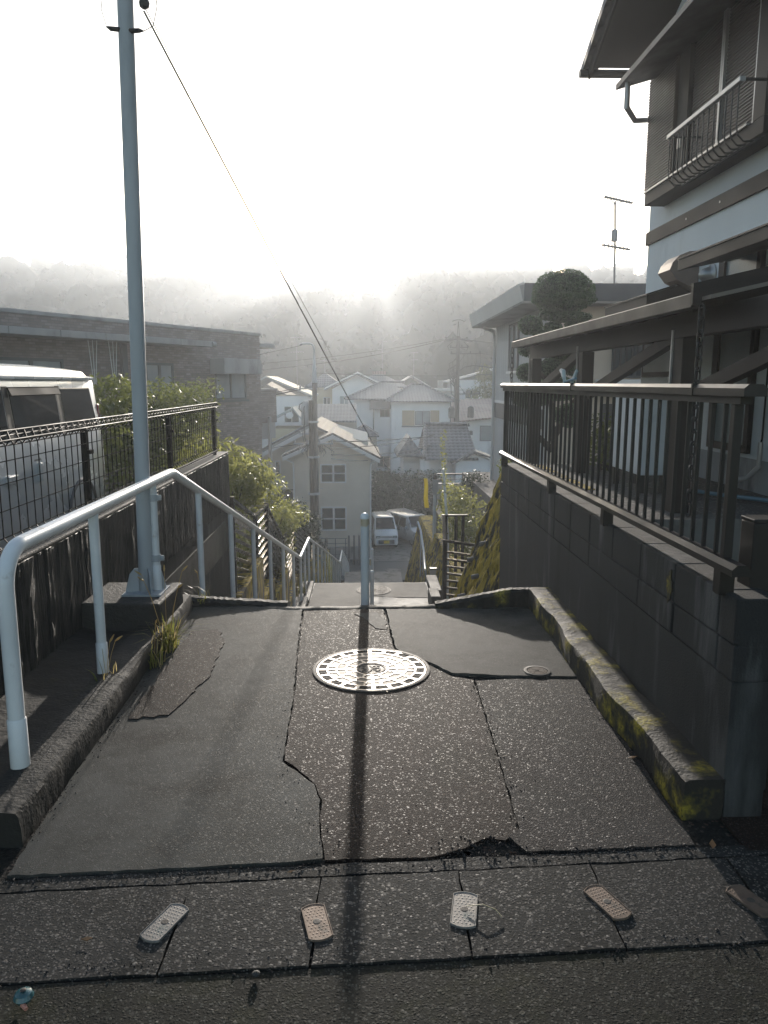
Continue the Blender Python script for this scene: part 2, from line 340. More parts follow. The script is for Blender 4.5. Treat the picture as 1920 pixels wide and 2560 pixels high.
# loose grit gathered along joints, cracks and kerb feet
gm = MB(); gr = random.Random(77)
def grit(x0, y0, x1, y1, n, spread, z=0.0, big=0.006):
    for _ in range(n):
        t = gr.random(); x = lerp(x0, x1, t) + gr.gauss(0, spread); y = lerp(y0, y1, t) + gr.gauss(0, spread); s = big * gr.uniform(0.25, 1.0) ** 1.5
        o = [(s * gr.uniform(.6, 1.2), 0, 0), (0, s * gr.uniform(.6, 1.2), 0), (-s * gr.uniform(.6, 1.2), 0, 0), (0, -s * gr.uniform(.6, 1.2), 0), (0, 0, s * gr.uniform(.4, .9))]
        a = gr.uniform(0, 3); c_, s_ = math.cos(a), math.sin(a); gm.add([(x + u * c_ - v_ * s_, y + u * s_ + v_ * c_, z + w_) for u, v_, w_ in o], [(0, 1, 4), (1, 2, 4), (2, 3, 4), (3, 0, 4)])
grit(-1.15, 2.40, -1.20, 5.0, 420, 0.022, 0.002); grit(1.13, 2.40, 1.15, 5.0, 420, 0.020, 0.002); grit(-1.4, 2.19, 1.4, 2.33, 420, 0.018, 0.0, 0.007)
grit(-1.5, 1.80, 1.5, 1.90, 380, 0.022, -0.002, 0.008); grit(-0.36, 2.95, -0.40, 5.1, 160, 0.015, 0.002, 0.004); grit(0.55, 2.45, 0.585, 3.78, 160, 0.018, 0.0, 0.005)
grit(-0.35, 2.95, -0.15, 2.3, 130, 0.03, 0.001, 0.005); grit(0.2, 4.15, 1.1, 3.82, 130, 0.02, 0.0, 0.005); grit(0.25, 2.32, 0.55, 2.38, 120, 0.04, -0.003, 0.010)
grit(-1.2, 5.08, 1.2, 5.06, 160, 0.02, 0.004, 0.004); grit(-1.0, 2.0, 1.0, 3.4, 150, 0.35, 0.001, 0.004)
tag(gm.build('grit', M['asphalt_coarse']), kind='stuff')
for k in range(9):      # broken crumbs where the dark patch has cracked away
    cx_, cy_ = rng.uniform(0.25, 0.55), rng.uniform(2.31, 2.40); r_ = rng.uniform(0.012, 0.032)
    patch('path', [(cx_ + r_ * math.cos(a) * rng.uniform(.7, 1.2), cy_ + r_ * math.sin(a) * rng.uniform(.6, 1)) for a in (0, 1.1, 2.2, 3.3, 4.4, 5.4)], -0.012, M['asphalt_coarse'], 0.002, 0.02, 0.02)
from mathutils import noise as KN
def rough_strip(name, prof, ys_, xoff, m, jit, seed=1, bevel=0):
    r2 = random.Random(seed); mb = MB(); k = len(prof); vs = []
    for y in ys_:
        for (x, z) in prof:
            d = jit * 2.2 * KN.noise(Vector((x * 14, y * 5, z * 14 + seed))) + jit * 1.0 * KN.noise(Vector((x * 40, y * 22, z * 40 + seed)))
            vs.append((x + xoff(y) + d, y, z + d * 0.7 + r2.uniform(-jit, jit) * 0.12))
    fs = [(i * k + j, i * k + j + 1, (i + 1) * k + j + 1, (i + 1) * k + j) for i in range(len(ys_) - 1) for j in range(k - 1)]
    fs += [tuple(range(k)), tuple(range((len(ys_) - 1) * k, len(ys_) * k))]
    return mb.add(vs, fs).build(name, m, smooth=True)
# lip of the first step, then flights and landings
off = lambda y: 0.0155 * (y - 5.2)
tag(rough_strip('stair_nosing', [(5.10, -0.4), (5.10, -0.001), (5.115, 0.004), (5.17, 0.002), (5.188, -0.012), (5.19, -0.4)], [-1.24 + 0.03 * i for i in range(83)], lambda y: 0.012 * math.sin(y * 5) + 0.006 * math.sin(y * 17), M['mortar'], 0.004, 8), kind='structure').matrix_world = Matrix(((0, 1, 0, 0), (1, 0, 0, 0), (0, 0, 1, 0), (0, 0, 0, 1)))
def flight(y0, z0, y1, z1, n):
    mb = MB(); t = (y1 - y0) / n; h = (z0 - z1) / n
    for i in range(n):
        ya = y0 + i * t; zz = z0 - (i + 1) * h if i < n else z1
        mb.box(-1.10 + off(ya), 1.10 + off(ya), ya + 0.001, ya + t, zz - 0.45, zz)
    tag(mb.build('stairs', M['concrete'], bevel=0.012), kind='structure')
flight(5.19, 0, 12.85, -2.35, 15); flight(14.62, -2.35, 27.9, -6.0, 23); flight(30.0, -6.0, 37.5, -8.3, 14)
slab(-1.0, 1.24, 12.851, 14.62, -3.0, -2.354, 'landing', M['concrete'])
patch('landing', [(0.13, 12.87), (1.2, 12.87), (1.2, 13.45), (0.62, 13.5), (0.12, 13.62)], -2.349, M['concrete'], 0.02, 0.1)
patch('landing', [(-0.98, 12.87), (0.11, 12.87), (0.1, 13.62), (0.6, 13.55), (1.2, 13.5), (1.22, 14.58), (-0.96, 14.6)], -2.347, M['mortar'], 0.015, 0.08)
slab(-0.75, 1.5, 27.901, 30.0, -6.6, -6.002, 'landing', M['concrete'])
slab(-60, 60, 37.4, 54.5, -8.9, -8.302, 'road', M['road_far'])
patch('road', [(0.3, 41.5), (7.5, 41.5), (7.5, 52), (0.3, 52)], -8.294, M['concrete'], 0.03, 0.4)
# plots beside the path
slab(-14, -1.70, 2.6, 9.66, -0.5, -0.13, 'parking_lot', M['asphalt_worn'])
slab(1.29, 30, 2.3, 5.22, -0.4, -0.004, 'driveway', M['asphalt_dark'])
slab(1.45, 14, 5.24, 7.05, -1.2, 0.55, 'garden', M['gravel'])
slab(1.80, 14, 7.051, 9.4, -1.2, 0.549, 'garden', M['gravel'])
slab(1.45, 6, 5.225, 5.238, -0.4, 0.60, 'garden_edge', M['concrete'])
slab(3.2, 30, 13.5, 24.4, -3.6, -1.3, 'garden', M['gravel'])
slab(2.25, 3.19, 14.6, 24.3, -4.6, -2.35, 'garden', M['earth'])
slab(2.0, 14, 9.41, 13.4, -3.0, -1.35, 'garden', M['earth'])
# kerbs
yk = [2.50 + 0.022 * i for i in range(120)]
tag(rough_strip('kerb', [(1.145, -0.06), (1.143, 0.03), (1.142, 0.115), (1.146, 0.134), (1.158, 0.141), (1.21, 0.142), (1.25, 0.141), (1.288, 0.142), (1.288, -0.06)], yk, lambda y: 0.012 * math.sin(y * 3.1) + 0.008 * math.sin(y * 9), M['kerb'], 0.0027, 4), kind='structure')
yk = [2.40 + 0.022 * i for i in range(124)]
tag(rough_strip('kerb', [(-1.163, -0.06), (-1.166, 0.05), (-1.169, 0.098), (-1.178, 0.111), (-1.24, 0.115), (-1.30, 0.116), (-1.335, 0.113), (-1.345, 0.082), (-1.58, 0.08), (-1.70, 0.10), (-1.70, -0.06)], yk, lambda y: -0.02 * (y - 2.4) / 2.7 + 0.006 * math.sin(y * 4.3), M['kerb_left'], 0.0026, 6), kind='structure')
# kerb returns across the head of the stairs
mb = MB(); r3 = random.Random(9); vs = []
for i in range(40):
    x = 0.50 + i * 0.02; z = lerp(0.028, 0.125, min(1, i / 26)); w = 0.10
    for (dy, dz) in ((-w / 2, -0.2), (-w / 2, z - 0.02), (-w / 4, z), (w / 4, z), (w / 2, z - 0.02), (w / 2, -0.2)): vs.append((x, 5.15 + dy + r3.uniform(-.004, .004), dz + r3.uniform(-.003, .003)))
mb.add(vs, [(i * 6 + j, i * 6 + j + 1, (i + 1) * 6 + j + 1, (i + 1) * 6 + j) for i in range(39) for j in range(5)] + [tuple(range(6)), tuple(range(39 * 6, 40 * 6))])
tag(mb.build('kerb', M['kerb']), kind='structure')
mb = MB(); vs = []
for i in range(42):
    x = -1.36 + i * 0.02; z = lerp(0.07, 0.015, i / 41); w = 0.11
    for (dy, dz) in ((-w / 2, -0.2), (-w / 2, z - 0.02), (-w / 4, z), (w / 4, z), (w / 2, z - 0.02), (w / 2, -0.2)): vs.append((x, 5.24 + dy + r3.uniform(-.004, .004), dz + r3.uniform(-.004, .004)))
mb.add(vs, [(i * 6 + j, i * 6 + j + 1, (i + 1) * 6 + j + 1, (i + 1) * 6 + j) for i in range(41) for j in range(5)] + [tuple(range(6)), tuple(range(41 * 6, 42 * 6))])
tag(mb.build('kerb', M['kerb_left']), kind='structure')
for (x0, x1, y0, y1, z1) in ((1.16, 1.34, 12.7, 13.3, -2.10), (1.22, 1.42, 13.32, 14.0, -2.16), (1.26, 1.48, 14.02, 15.0, -2.3)):
    slab(x0, x1, y0, y1, -3.1, z1, 'kerb', M['concrete_dark'], 0.02)
for (x0, x1, y0, y1, z1) in ((-1.22, -1.0, 12.4, 13.2, -2.22), (-1.2, -0.98, 13.22, 14.6, -2.3)):
    slab(x0, x1, y0, y1, -3.1, z1, 'kerb', M['concrete_dark'], 0.02)
# ------------------------------------------------------------------ near walls, fences, handrail, pole
M['white_paint'] = mat('white_paint', (0.78, 0.79, 0.80), 0.38, 0.08, 5, 0.25, 120, 0.001, dirt=(0.44, 0.41, 0.37), ds=9, dthr=0.62, coat=0.1)
M['galv'] = mat('galv', (0.44, 0.46, 0.48), 0.55, 0.12, 4, 0.2, 60, 0.002, metal=0.0, dirt=(0.30, 0.33, 0.35), ds=3, dthr=0.52, stretch=(1, 1, 0.25))
M['brown_alu'] = mat('brown_alu', (0.015, 0.0115, 0.010), 0.5, 0.15, 4, 0, metal=0.0, spec=0.45)
M['fence_black'] = mat('fence_black', (0.010, 0.008, 0.007), 0.55, 0.2, 4, 0, metal=0.0, spec=0.15)
M['dark_metal'] = mat('dark_metal', (0.03, 0.03, 0.03), 0.45, 0.2, 6, metal=0.4)
M['rubber'] = mat('rubber', (0.015, 0.015, 0.015), 0.6)

def blockmat(name, base, light, moss):
    m, nt, N, L, P = newmat(name); v = coords(nt); vz = coords(nt, (1, 1, 0.18))
    st = noise(nt, vz, 5, 6, 0.6); fn = noise(nt, v, 130, 4, 0.7); bg_ = noise(nt, v, 2.2, 5); gm = noise(nt, vz, 3.3, 5, 0.6)
    c = mix(nt, bg_.outputs['Fac'], tuple(x * 0.45 for x in base), tuple(x * 1.5 for x in base))
    c = mix(nt, ramp(nt, st.outputs['Fac'], [(0.55, 0.0), (0.70, 0.9)]), c, light)
    c = mix(nt, ramp(nt, st.outputs['Fac'], [(0.30, 0.85), (0.44, 0.0)]), c, tuple(x * 0.25 for x in base))
    c = mix(nt, ramp(nt, gm.outputs['Fac'], [(0.68, 0.0), (0.75, 0.9)]), c, moss)
    L.new(c, P.inputs['Base Color']); P.inputs['Roughness'].default_value = 0.8
    L.new(bump(nt, math_(nt, 'ADD', fn.outputs['Fac'], st.outputs['Fac']), 0.9, 0.008), P.inputs['Normal']); return m
M['block'] = blockmat('block', (0.021, 0.021, 0.021), (0.12, 0.12, 0.12), (0.075, 0.062, 0.014))
M['wall_smooth'] = blockmat('wall_smooth', (0.022, 0.022, 0.022), (0.085, 0.085, 0.085), (0.05, 0.045, 0.014))
def ribmat():
    m, nt, N, L, P = newmat('split_rib'); v = coords(nt); vz = coords(nt, (1, 1, 0.12))
    r_ = noise(nt, vz, 58, 4, 0.6); fn = noise(nt, v, 160, 4, 0.7); b_ = noise(nt, v, 1.6, 5)
    c = mix(nt, b_.outputs['Fac'], (0.012, 0.011, 0.010), (0.040, 0.037, 0.032))
    c = mix(nt, ramp(nt, fn.outputs['Fac'], [(0.58, 0.0), (0.75, 0.7)]), c, (0.10, 0.09, 0.08))
    c = mix(nt, ramp(nt, r_.outputs['Fac'], [(0.35, 0.9), (0.52, 0.0)]), c, (0.010, 0.010, 0.009))
    L.new(c, P.inputs['Base Color']); P.inputs['Roughness'].default_value = 0.55
    L.new(bump(nt, math_(nt, 'MULTIPLY_ADD', fn.outputs['Fac'], 0.4, math_(nt, 'MULTIPLY', r_.outputs['Fac'], 2.0)), 1.0, 0.025), P.inputs['Normal']); return m
M['rib'] = ribmat()

# --- block wall on the right
w = empty('block_wall', (1.37, 4.8, 0), label='dark stained concrete block wall under the brown railing, right of the path', cat='wall')
def local(o, p): o.location = -Vector(p.location); return o      # part meshes given in world coordinates
mb = MB(); mb.box(1.30, 1.44, 2.5, 7.05, -1.2, 0.10); mb.box(1.292, 1.446, 2.5, 7.06, 0.10, 0.508)
local(mb.build('wall_base', M['wall_smooth'], w), w)
mb = MB(); mb.box(1.302, 1.438, 2.505, 7.045, 0.508, 0.80); r_ = random.Random(2)
for (z0, z1) in ((0.513, 0.641), (0.647, 0.812)):
    y = 2.5; k = 0
    while y < 7.0:
        y1 = min(7.055, y + (0.13 if k == 0 else 0.4)); d = r_.uniform(-0.003, 0.003)
        mb.box(1.290 + d, 1.448 + d, y + 0.003, y1 - 0.003, z0, z1); y = y1; k += 1
local(mb.build('block_courses', M['block'], w, bevel=0.006), w)

def blotch(y, z, w_, h_, m, name, seed):
    r_ = random.Random(seed); pts = []
    for i in range(22):
        a = 2 * math.pi * i / 22; k = r_.uniform(0.62, 1.1); pts.append((1.2895, y + w_ * k * math.cos(a), z + h_ * k * math.sin(a)))
    local(MB().prism(pts, (-0.004, 0, 0)).build(name, m, w), w)
blotch(3.07, 0.71, 0.035, 0.075, M['kerb'], 'moss_streak', 1)

# --- railing on the block wall
rl = empty('balustrade', (1.29, 4.75, 0.81), label='brown aluminium railing with upright bars on the block wall', cat='railing')
mb = MB(); mb.prism([(1.255, 2.50, 1.505), (1.335, 2.50, 1.505), (1.335, 2.50, 1.532), (1.318, 2.50, 1.546), (1.272, 2.50, 1.546), (1.255, 2.50, 1.532)], (0, 4.50, 0))
local(mb.build('top_rail', M['brown_alu'], rl), rl)
mb = MB(); mb.prism([(1.262, 2.50, 0.892), (1.328, 2.50, 0.892), (1.328, 2.50, 0.915), (1.310, 2.50, 0.932), (1.280, 2.50, 0.932), (1.262, 2.50, 0.915)], (0, 4.52, 0))
local(mb.build('bottom_rail', M['brown_alu'], rl), rl)
mb = MB(); mb.box(1.275, 1.315, 2.56, 6.98, 1.478, 1.504); local(mb.build('under_rail', M['brown_alu'], rl), rl)
bar0 = None
for k in range(41):
    y = 2.70 + k * 0.1025
    mb = MB().box(1.288, 1.303, y - 0.0075, y + 0.0075, 0.933, 1.477)
    if bar0 is None: bar0 = local(mb.build('baluster', M['brown_alu'], rl, bevel=0.003), rl); by = y
    else:
        c = bar0.copy(); COL.objects.link(c); c.parent = rl; c.location = bar0.location + Vector((0, y - by, 0))
for y in (2.62, 3.95, 5.15, 6.92):
    local(MB().box(1.268, 1.322, y - 0.028, y + 0.028, 0.80, 0.891).build('post', M['brown_alu'], rl, bevel=0.003), rl)
for y in (2.62, 6.92):
    local(MB().box(1.280, 1.312, y - 0.016, y + 0.016, 0.933, 1.477).build('post', M['brown_alu'], rl, bevel=0.003), rl)
for y in (2.90, 4.62):
    local(MB().box(1.252, 1.338, y - 0.006, y + 0.006, 1.503, 1.549).build('rail_joint', M['brown_alu'], rl), rl)

# --- left wall: split-rib face above, smooth below
w = empty('retaining_wall', (-1.78, 6, 0), label='low dark rib-faced retaining wall under the black mesh fence', cat='wall')
mb = MB(); r_ = random.Random(8); ysl = [2.38 + i * 0.028 for i in range(261)]
prof = [(-1.70, 0.02)] + [(-1.70, 0.02 + 0.0648 * j) for j in range(1, 11)] + [(-1.705, 0.672)]
ribs = [r_.uniform(-0.008, 0.004) for _ in ysl]
vs = []; k = len(prof) + 2
for i, y in enumerate(ysl):
    for (x, z) in prof: vs.append((x + ribs[i] + r_.uniform(-0.004, 0.004), y, z))
    vs.append((-1.86, y, 0.672)); vs.append((-1.86, y, 0.02))
fsx = [(i * k + j, i * k + (j + 1) % k, (i + 1) * k + (j + 1) % k, (i + 1) * k + j) for i in range(len(ysl) - 1) for j in range(k)]
fsx += [tuple(range(k)), tuple(range((len(ysl) - 1) * k, len(ysl) * k))]
mb.add(vs, fsx); local(mb.build('wall_face', M['rib'], w), w)
mb = MB(); mb.box(-1.87, -1.703, 2.38, 9.66, 0.674, 0.695); local(mb.build('coping', M['concrete_dark'], w, bevel=0.006), w)
mb = MB(); mb.box(-1.86, -1.712, 5.0, 9.655, -4, 0.018); local(mb.build('wall_base', M['wall_smooth'], w), w)

# --- black welded mesh fence on it
fn_ = empty('mesh_fence', (-1.75, 5.6, 0.695), label='black welded wire mesh fence with rolled top on the left wall', cat='fence')
def fence_panel(y0, y1):
    mb = MB(); zt = 1.245
    n = int((y1 - y0) / 0.092)
    for i in range(n + 1):
        y = y0 + i * (y1 - y0) / n; x = -1.752
        mb.tube([(x, y, 0.735), (x + 0.028, y, 0.765), (x, y, 0.80), (x, y, zt), (x - 0.028, y, zt + 0.045), (x + 0.012, y, zt + 0.075), (x + 0.026, y, zt + 0.03), (x + 0.004, y, zt + 0.002)], 0.0034, 5, False)
    for z, dx, r in ((0.735, -0.004, 0.0035), (0.765, 0.028, 0.0035), (0.80, -0.004, 0.0035), (0.93, -0.005, 0.003), (1.06, -0.005, 0.003), (1.17, -0.005, 0.003), (zt, -0.005, 0.004), (zt + 0.045, -0.030, 0.004), (zt + 0.075, 0.012, 0.0045), (zt + 0.03, 0.028, 0.004)):
        mb.cyl((-1.752 + dx, y0 - 0.03, z), (-1.752 + dx, y1 + 0.03, z), r, n=6)
    return local(mb.build('mesh_panel', M['fence_black'], fn_), fn_)
pst = [0.7, 2.80, 4.935, 7.07, 9.20]
for a, b in zip(pst, pst[1:]): fence_panel(a + 0.035, b - 0.035)
for y in pst[1:]:
    local(MB().box(-1.805, -1.768, y - 0.024, y + 0.024, 0.60, 1.262).build('post', M['fence_black'], fn_, bevel=0.004), fn_)
    local(MB().box(-1.766, -1.742, y - 0.03, y + 0.03, 1.10, 1.125).build('clip', M['fence_black'], fn_), fn_)

# --- white tubular handrail down the stairs
hr = empty('handrail', (-1.31, 2.73, 0.11), label='white painted tubular handrail running down the left of the stairs', cat='handrail')
rail_pts = [(-1.31, 2.73, 0.12), (-1.31, 2.73, 0.80)]
for i in range(1, 9):
    a = i * math.pi / 16; rail_pts.append((-1.31, 2.73 + 0.145 * (1 - math.cos(a)), 0.80 + 0.145 * math.sin(a)))
key = [(-1.31, 5.20, 0.947), (-1.10, 12.85, -1.43), (-1.07, 14.55, -1.44), (-0.90, 27.9, -5.1), (-0.87, 30.0, -5.12), (-0.76, 37.2, -7.38), (-0.76, 37.2, -8.25)]
def fillet(a, b, c, d=0.07, n=4):
    a, b, c = Vector(a), Vector(b), Vector(c); p = b + (a - b).normalized() * d; q = b + (c - b).normalized() * d
    return [tuple(p.lerp(b, t).lerp(b.lerp(q, t), t)) for t in [i / n for i in range(n + 1)]]
allp = [rail_pts[-1]] + key
for i in range(1, len(allp) - 1): rail_pts += fillet(allp[i - 1], allp[i], allp[i + 1])
rail_pts.append(allp[-1])
local(MB().tube(rail_pts, 0.0305, 16).build('rail', M['white_paint'], hr, smooth=True), hr)
def rail_at(y):
    K = [(-1.31, 2.9, 0.945)] + key[:-1]
    return interp([(k[1], k[0]) for k in K], y), interp([(k[1], k[2]) for k in K], y)
def post(y, zb, r=0.024, collar=True):
    x, zt = rail_at(y); mb = MB(); mb.cyl((x, y, zb), (x, y, zt - 0.02), r, n=14)
    p = local(mb.build('post', M['white_paint'], hr, smooth=True), hr)
    if collar:
        c = MB().lathe([(r, 0.165), (r + 0.004, 0.16), (r + 0.005, 0), (r, -0.005)], (x, y, zb), 14).build('foot_collar', M['white_paint'], p, smooth=True)
    return p
local(MB().lathe([(0.0305, 0.20), (0.0345, 0.195), (0.0355, 0.0), (0.03, -0.01)], (-1.31, 2.73, 0.105), 16).build('foot_collar', M['white_paint'], hr, smooth=True), hr)
post(3.667, 0.11); p3 = post(4.72, 0.25)
for z in (0.46, 0.845):
    x, _ = rail_at(4.72)
    mb = MB(); mb.lathe([(0.0255, -0.022), (0.030, -0.020), (0.030, 0.020), (0.0255, 0.022)], (x, 4.72, z), 14); mb.box(x + 0.026, x + 0.05, 4.712, 4.728, z - 0.016, z + 0.016); mb.cyl((x + 0.042, 4.70, z), (x + 0.042, 4.742, z), 0.007, n=6)
    mb.box(x - 0.075, x - 0.024, 4.70, 4.735, z - 0.014, z + 0.018)
    mb.build('pipe_clamp', M['galv'], p3)
ysp = [5.92 + i * 1.2 for i in range(6)] + [12.95, 13.7, 14.5] + [15.7 + 1.22 * i for i in range(10)] + [27.95, 29.9] + [31.2 + 1.2 * i for i in range(5)]
for y in ysp: post(y, stair_z(y) - 0.12, collar=False)

# --- steel lamp pole beside it, cable gear at the top
lp = empty('steel_pole', (-1.375, 4.70, 0.25), label='tall pale grey steel pole rising beside the handrail on a concrete block', cat='pole')
pb, pt = Vector((0, 0, 0)), Vector((0.0, 0.02, 5.2)); lp.rotation_euler = (0, 0.016, 0)
MB().tube([pb, pb.lerp(pt, 0.5), pt], [0.0445, 0.044, 0.043], 20).build('shaft', M['galv'], lp, smooth=True)
mb = MB()
for a in (0.5, 2.1, 3.6, 5.2):
    u = Vector((math.cos(a), math.sin(a), 0)); s = Vector((-u.y, u.x, 0)) * 0.004
    mb.prism([u * 0.046 + s - s, u * 0.125, u * 0.125 + Vector((0, 0, 0.02)), u * 0.10 + Vector((0, 0, 0.12)), u * 0.07 + Vector((0, 0, 0.155)), u * 0.046 + Vector((0, 0, 0.155))], s * 2)
mb.build('gusset', M['galv'], lp)
MB().box(-0.12, 0.12, -0.12, 0.12, -0.004, 0.008).build('base_plate', M['galv'], lp)
mb = MB(); mb.tube([(0.03, 0.03, 3.610), (0.09, 0.0, 3.510), (0.115, -0.01, 3.410)], [0.03, 0.026, 0.018], 8); mb.lathe([(0.010, -0.03), (0.026, -0.02), (0.03, 0.0), (0.022, 0.022), (0.008, 0.03)], (0.112, -0.01, 3.390), 10); mb.box(0.05, 0.12, -0.03, 0.02, 3.430, 3.490)
mb.build('cable_clamp', M['dark_metal'], lp)
for (x, z) in ((-0.075, 3.250), (0.08, 3.245)):
    s = 1 if x > 0 else -1
    mb = MB(); mb.tube([(x - s * 0.06, -0.01, z), (x, -0.02, z), (x + s * 0.025, -0.02, z + (0.01 if s < 0 else -0.002))], [0.014, 0.013, 0.004], 8); mb.build('insulator', M['dark_metal'], lp)
mb = MB(); mb.tube([(-0.07, 0, 3.690), (-0.115, -0.02, 3.540), (-0.12, -0.02, 3.450), (-0.085, -0.02, 3.420), (-0.04, -0.01, 3.450)], 0.005, 6)
mb.build('cable_loop', M['rubber'], lp, smooth=True)
mb = MB(); mb.tube([(0.105, -0.02, 3.242), (0.16, -0.02, 3.270), (0.185, -0.02, 3.370), (0.17, -0.01, 3.490), (0.135, 0, 3.520)], 0.0025, 5); 
MB().tube([(-0.10, -0.02, 3.265), (-0.125, -0.02, 3.350), (-0.11, -0.02, 3.440)], 0.002, 5).build('tie_wire', M['rubber'], lp, smooth=True)
mb.build('tie_wire', M['rubber'], lp, smooth=True)
# plinth under the pole; its dark concrete stands for front-face shade
pl = MB(); pl.hexa([(-1.70, 4.43, -0.1), (-1.205, 4.40, -0.1), (-1.19, 4.93, -0.1), (-1.70, 4.95, -0.1)], [(-1.70, 4.45, 0.246), (-1.225, 4.42, 0.246), (-1.205, 4.93, 0.246), (-1.70, 4.95, 0.246)])
tag(pl.build('pole_base', M['concrete_dark'], bevel=0.012), 'weathered, shade-dark concrete footing block carrying the grey steel pole', 'footing')

# --- bollards
def bollard(x, y, zb, h, r, label):
    b = empty('bollard', (x, y, zb), label=label, cat='bollard', group='steel bollards in the middle of the stairs')
    MB().cyl((0, 0, 0), (0, 0, h - 0.02), r, n=20).build('tube', M['bollard'], b, smooth=True)
    MB().lathe([(r + 0.002, 0), (r + 0.003, 0.02), (r * 0.75, 0.035), (r * 0.3, 0.042), (0.001, 0.043)], (0, 0, h - 0.03), 20).build('cap', M['white_paint'], b, smooth=True)
    return b
def bollardmat():
    m, nt, N, L, P = newmat('bollard_paint'); v = coords(nt); vz = coords(nt, (1, 1, 0.5))
    n = noise(nt, vz, 14, 5, 0.6); c = mix(nt, n.outputs['Fac'], (0.58, 0.60, 0.62), (0.74, 0.75, 0.75))
    ru = noise(nt, v, 11, 5, 0.65); c = mix(nt, ramp(nt, ru.outputs['Fac'], [(0.64, 0.0), (0.67, 1.0)]), c, (0.035, 0.022, 0.015))
    sz = nt.nodes.new('ShaderNodeSeparateXYZ'); L.new(v, sz.inputs[0])
    yb = ramp(nt, math_(nt, 'MULTIPLY_ADD', n.outputs['Fac'], 0.08, sz.outputs[2]), [(0.725, 0.0), (0.735, 0.6)])
    c = mix(nt, yb, c, (0.42, 0.28, 0.06)); L.new(c, P.inputs['Base Color']); P.inputs['Roughness'].default_value = 0.5; return m
M['bollard'] = bollardmat()
bollard(0.010, 5.45, -0.16, 0.765, 0.031, 'nearest white steel bollard with rust spots at the head of the stairs')
bollard(0.145, 13.0, -2.35, 0.64, 0.034, 'short white bollard on the lower landing beside the round cover')
bollard(0.17, 14.45, -2.35, 0.72, 0.024, 'thin pale post at the far edge of the lower landing')
bollard(0.26, 28.3, -6.0, 0.95, 0.045, 'farthest pale post, on the second landing far down the stairs')

# --- manhole covers
M['iron_bright'] = mat('iron_bright', (0.40, 0.37, 0.34), 0.48, 0.2, 12, 0.5, 160, 0.001, metal=0.85)
M['iron_mid'] = mat('iron_mid', (0.10, 0.09, 0.08), 0.6, 0.3, 12, 0.5, 160, 0.001, metal=0.6)
M['iron_dark'] = mat('iron_dark', (0.07, 0.062, 0.055), 0.65, 0.3, 14, 0.6, 150, 0.002, metal=0.2, spec=0.3)
M['iron_rust'] = mat('iron_rust', (0.085, 0.058, 0.042), 0.75, 0.3, 16, 0.5, 150, 0.002, metal=0.0, spec=0.25)
def sector(mb, r0, r1, a0, a1, z0, z1, n=6):
    b4 = [(r0 * math.cos(lerp(a0, a1, i / n)), r0 * math.sin(lerp(a0, a1, i / n))) for i in range(n + 1)] + [(r1 * math.cos(lerp(a1, a0, i / n)), r1 * math.sin(lerp(a1, a0, i / n))) for i in range(n + 1)]
    mb.prism([(x, y, z0) for x, y in b4], (0, 0, z1 - z0))
def strokes(mb, segs, s, z0, z1, w):
    for seg in segs:
        for a, b in zip(seg, seg[1:]): mb.bar((a[0] * s, a[1] * s, (z0 + z1) / 2), (b[0] * s, b[1] * s, (z0 + z1) / 2), w, z1 - z0)
GLY = [[(-.75, .62), (-.55, .5)], [(-.85, .2), (-.65, .1)], [(-.8, -.6), (-.5, -.1)], [(-.35, .6), (-.3, .0), (-.5, -.6)], [(-.1, .7), (.1, .2), (-.05, -.4), (-.3, -.75)],
       [(.15, .55), (.75, .55)], [(.45, .55), (.4, .15), (.75, .1), (.7, -.45), (.35, -.6)], [(.05, .1), (.4, .15)], [(.15, -.2), (.45, -.25)]]
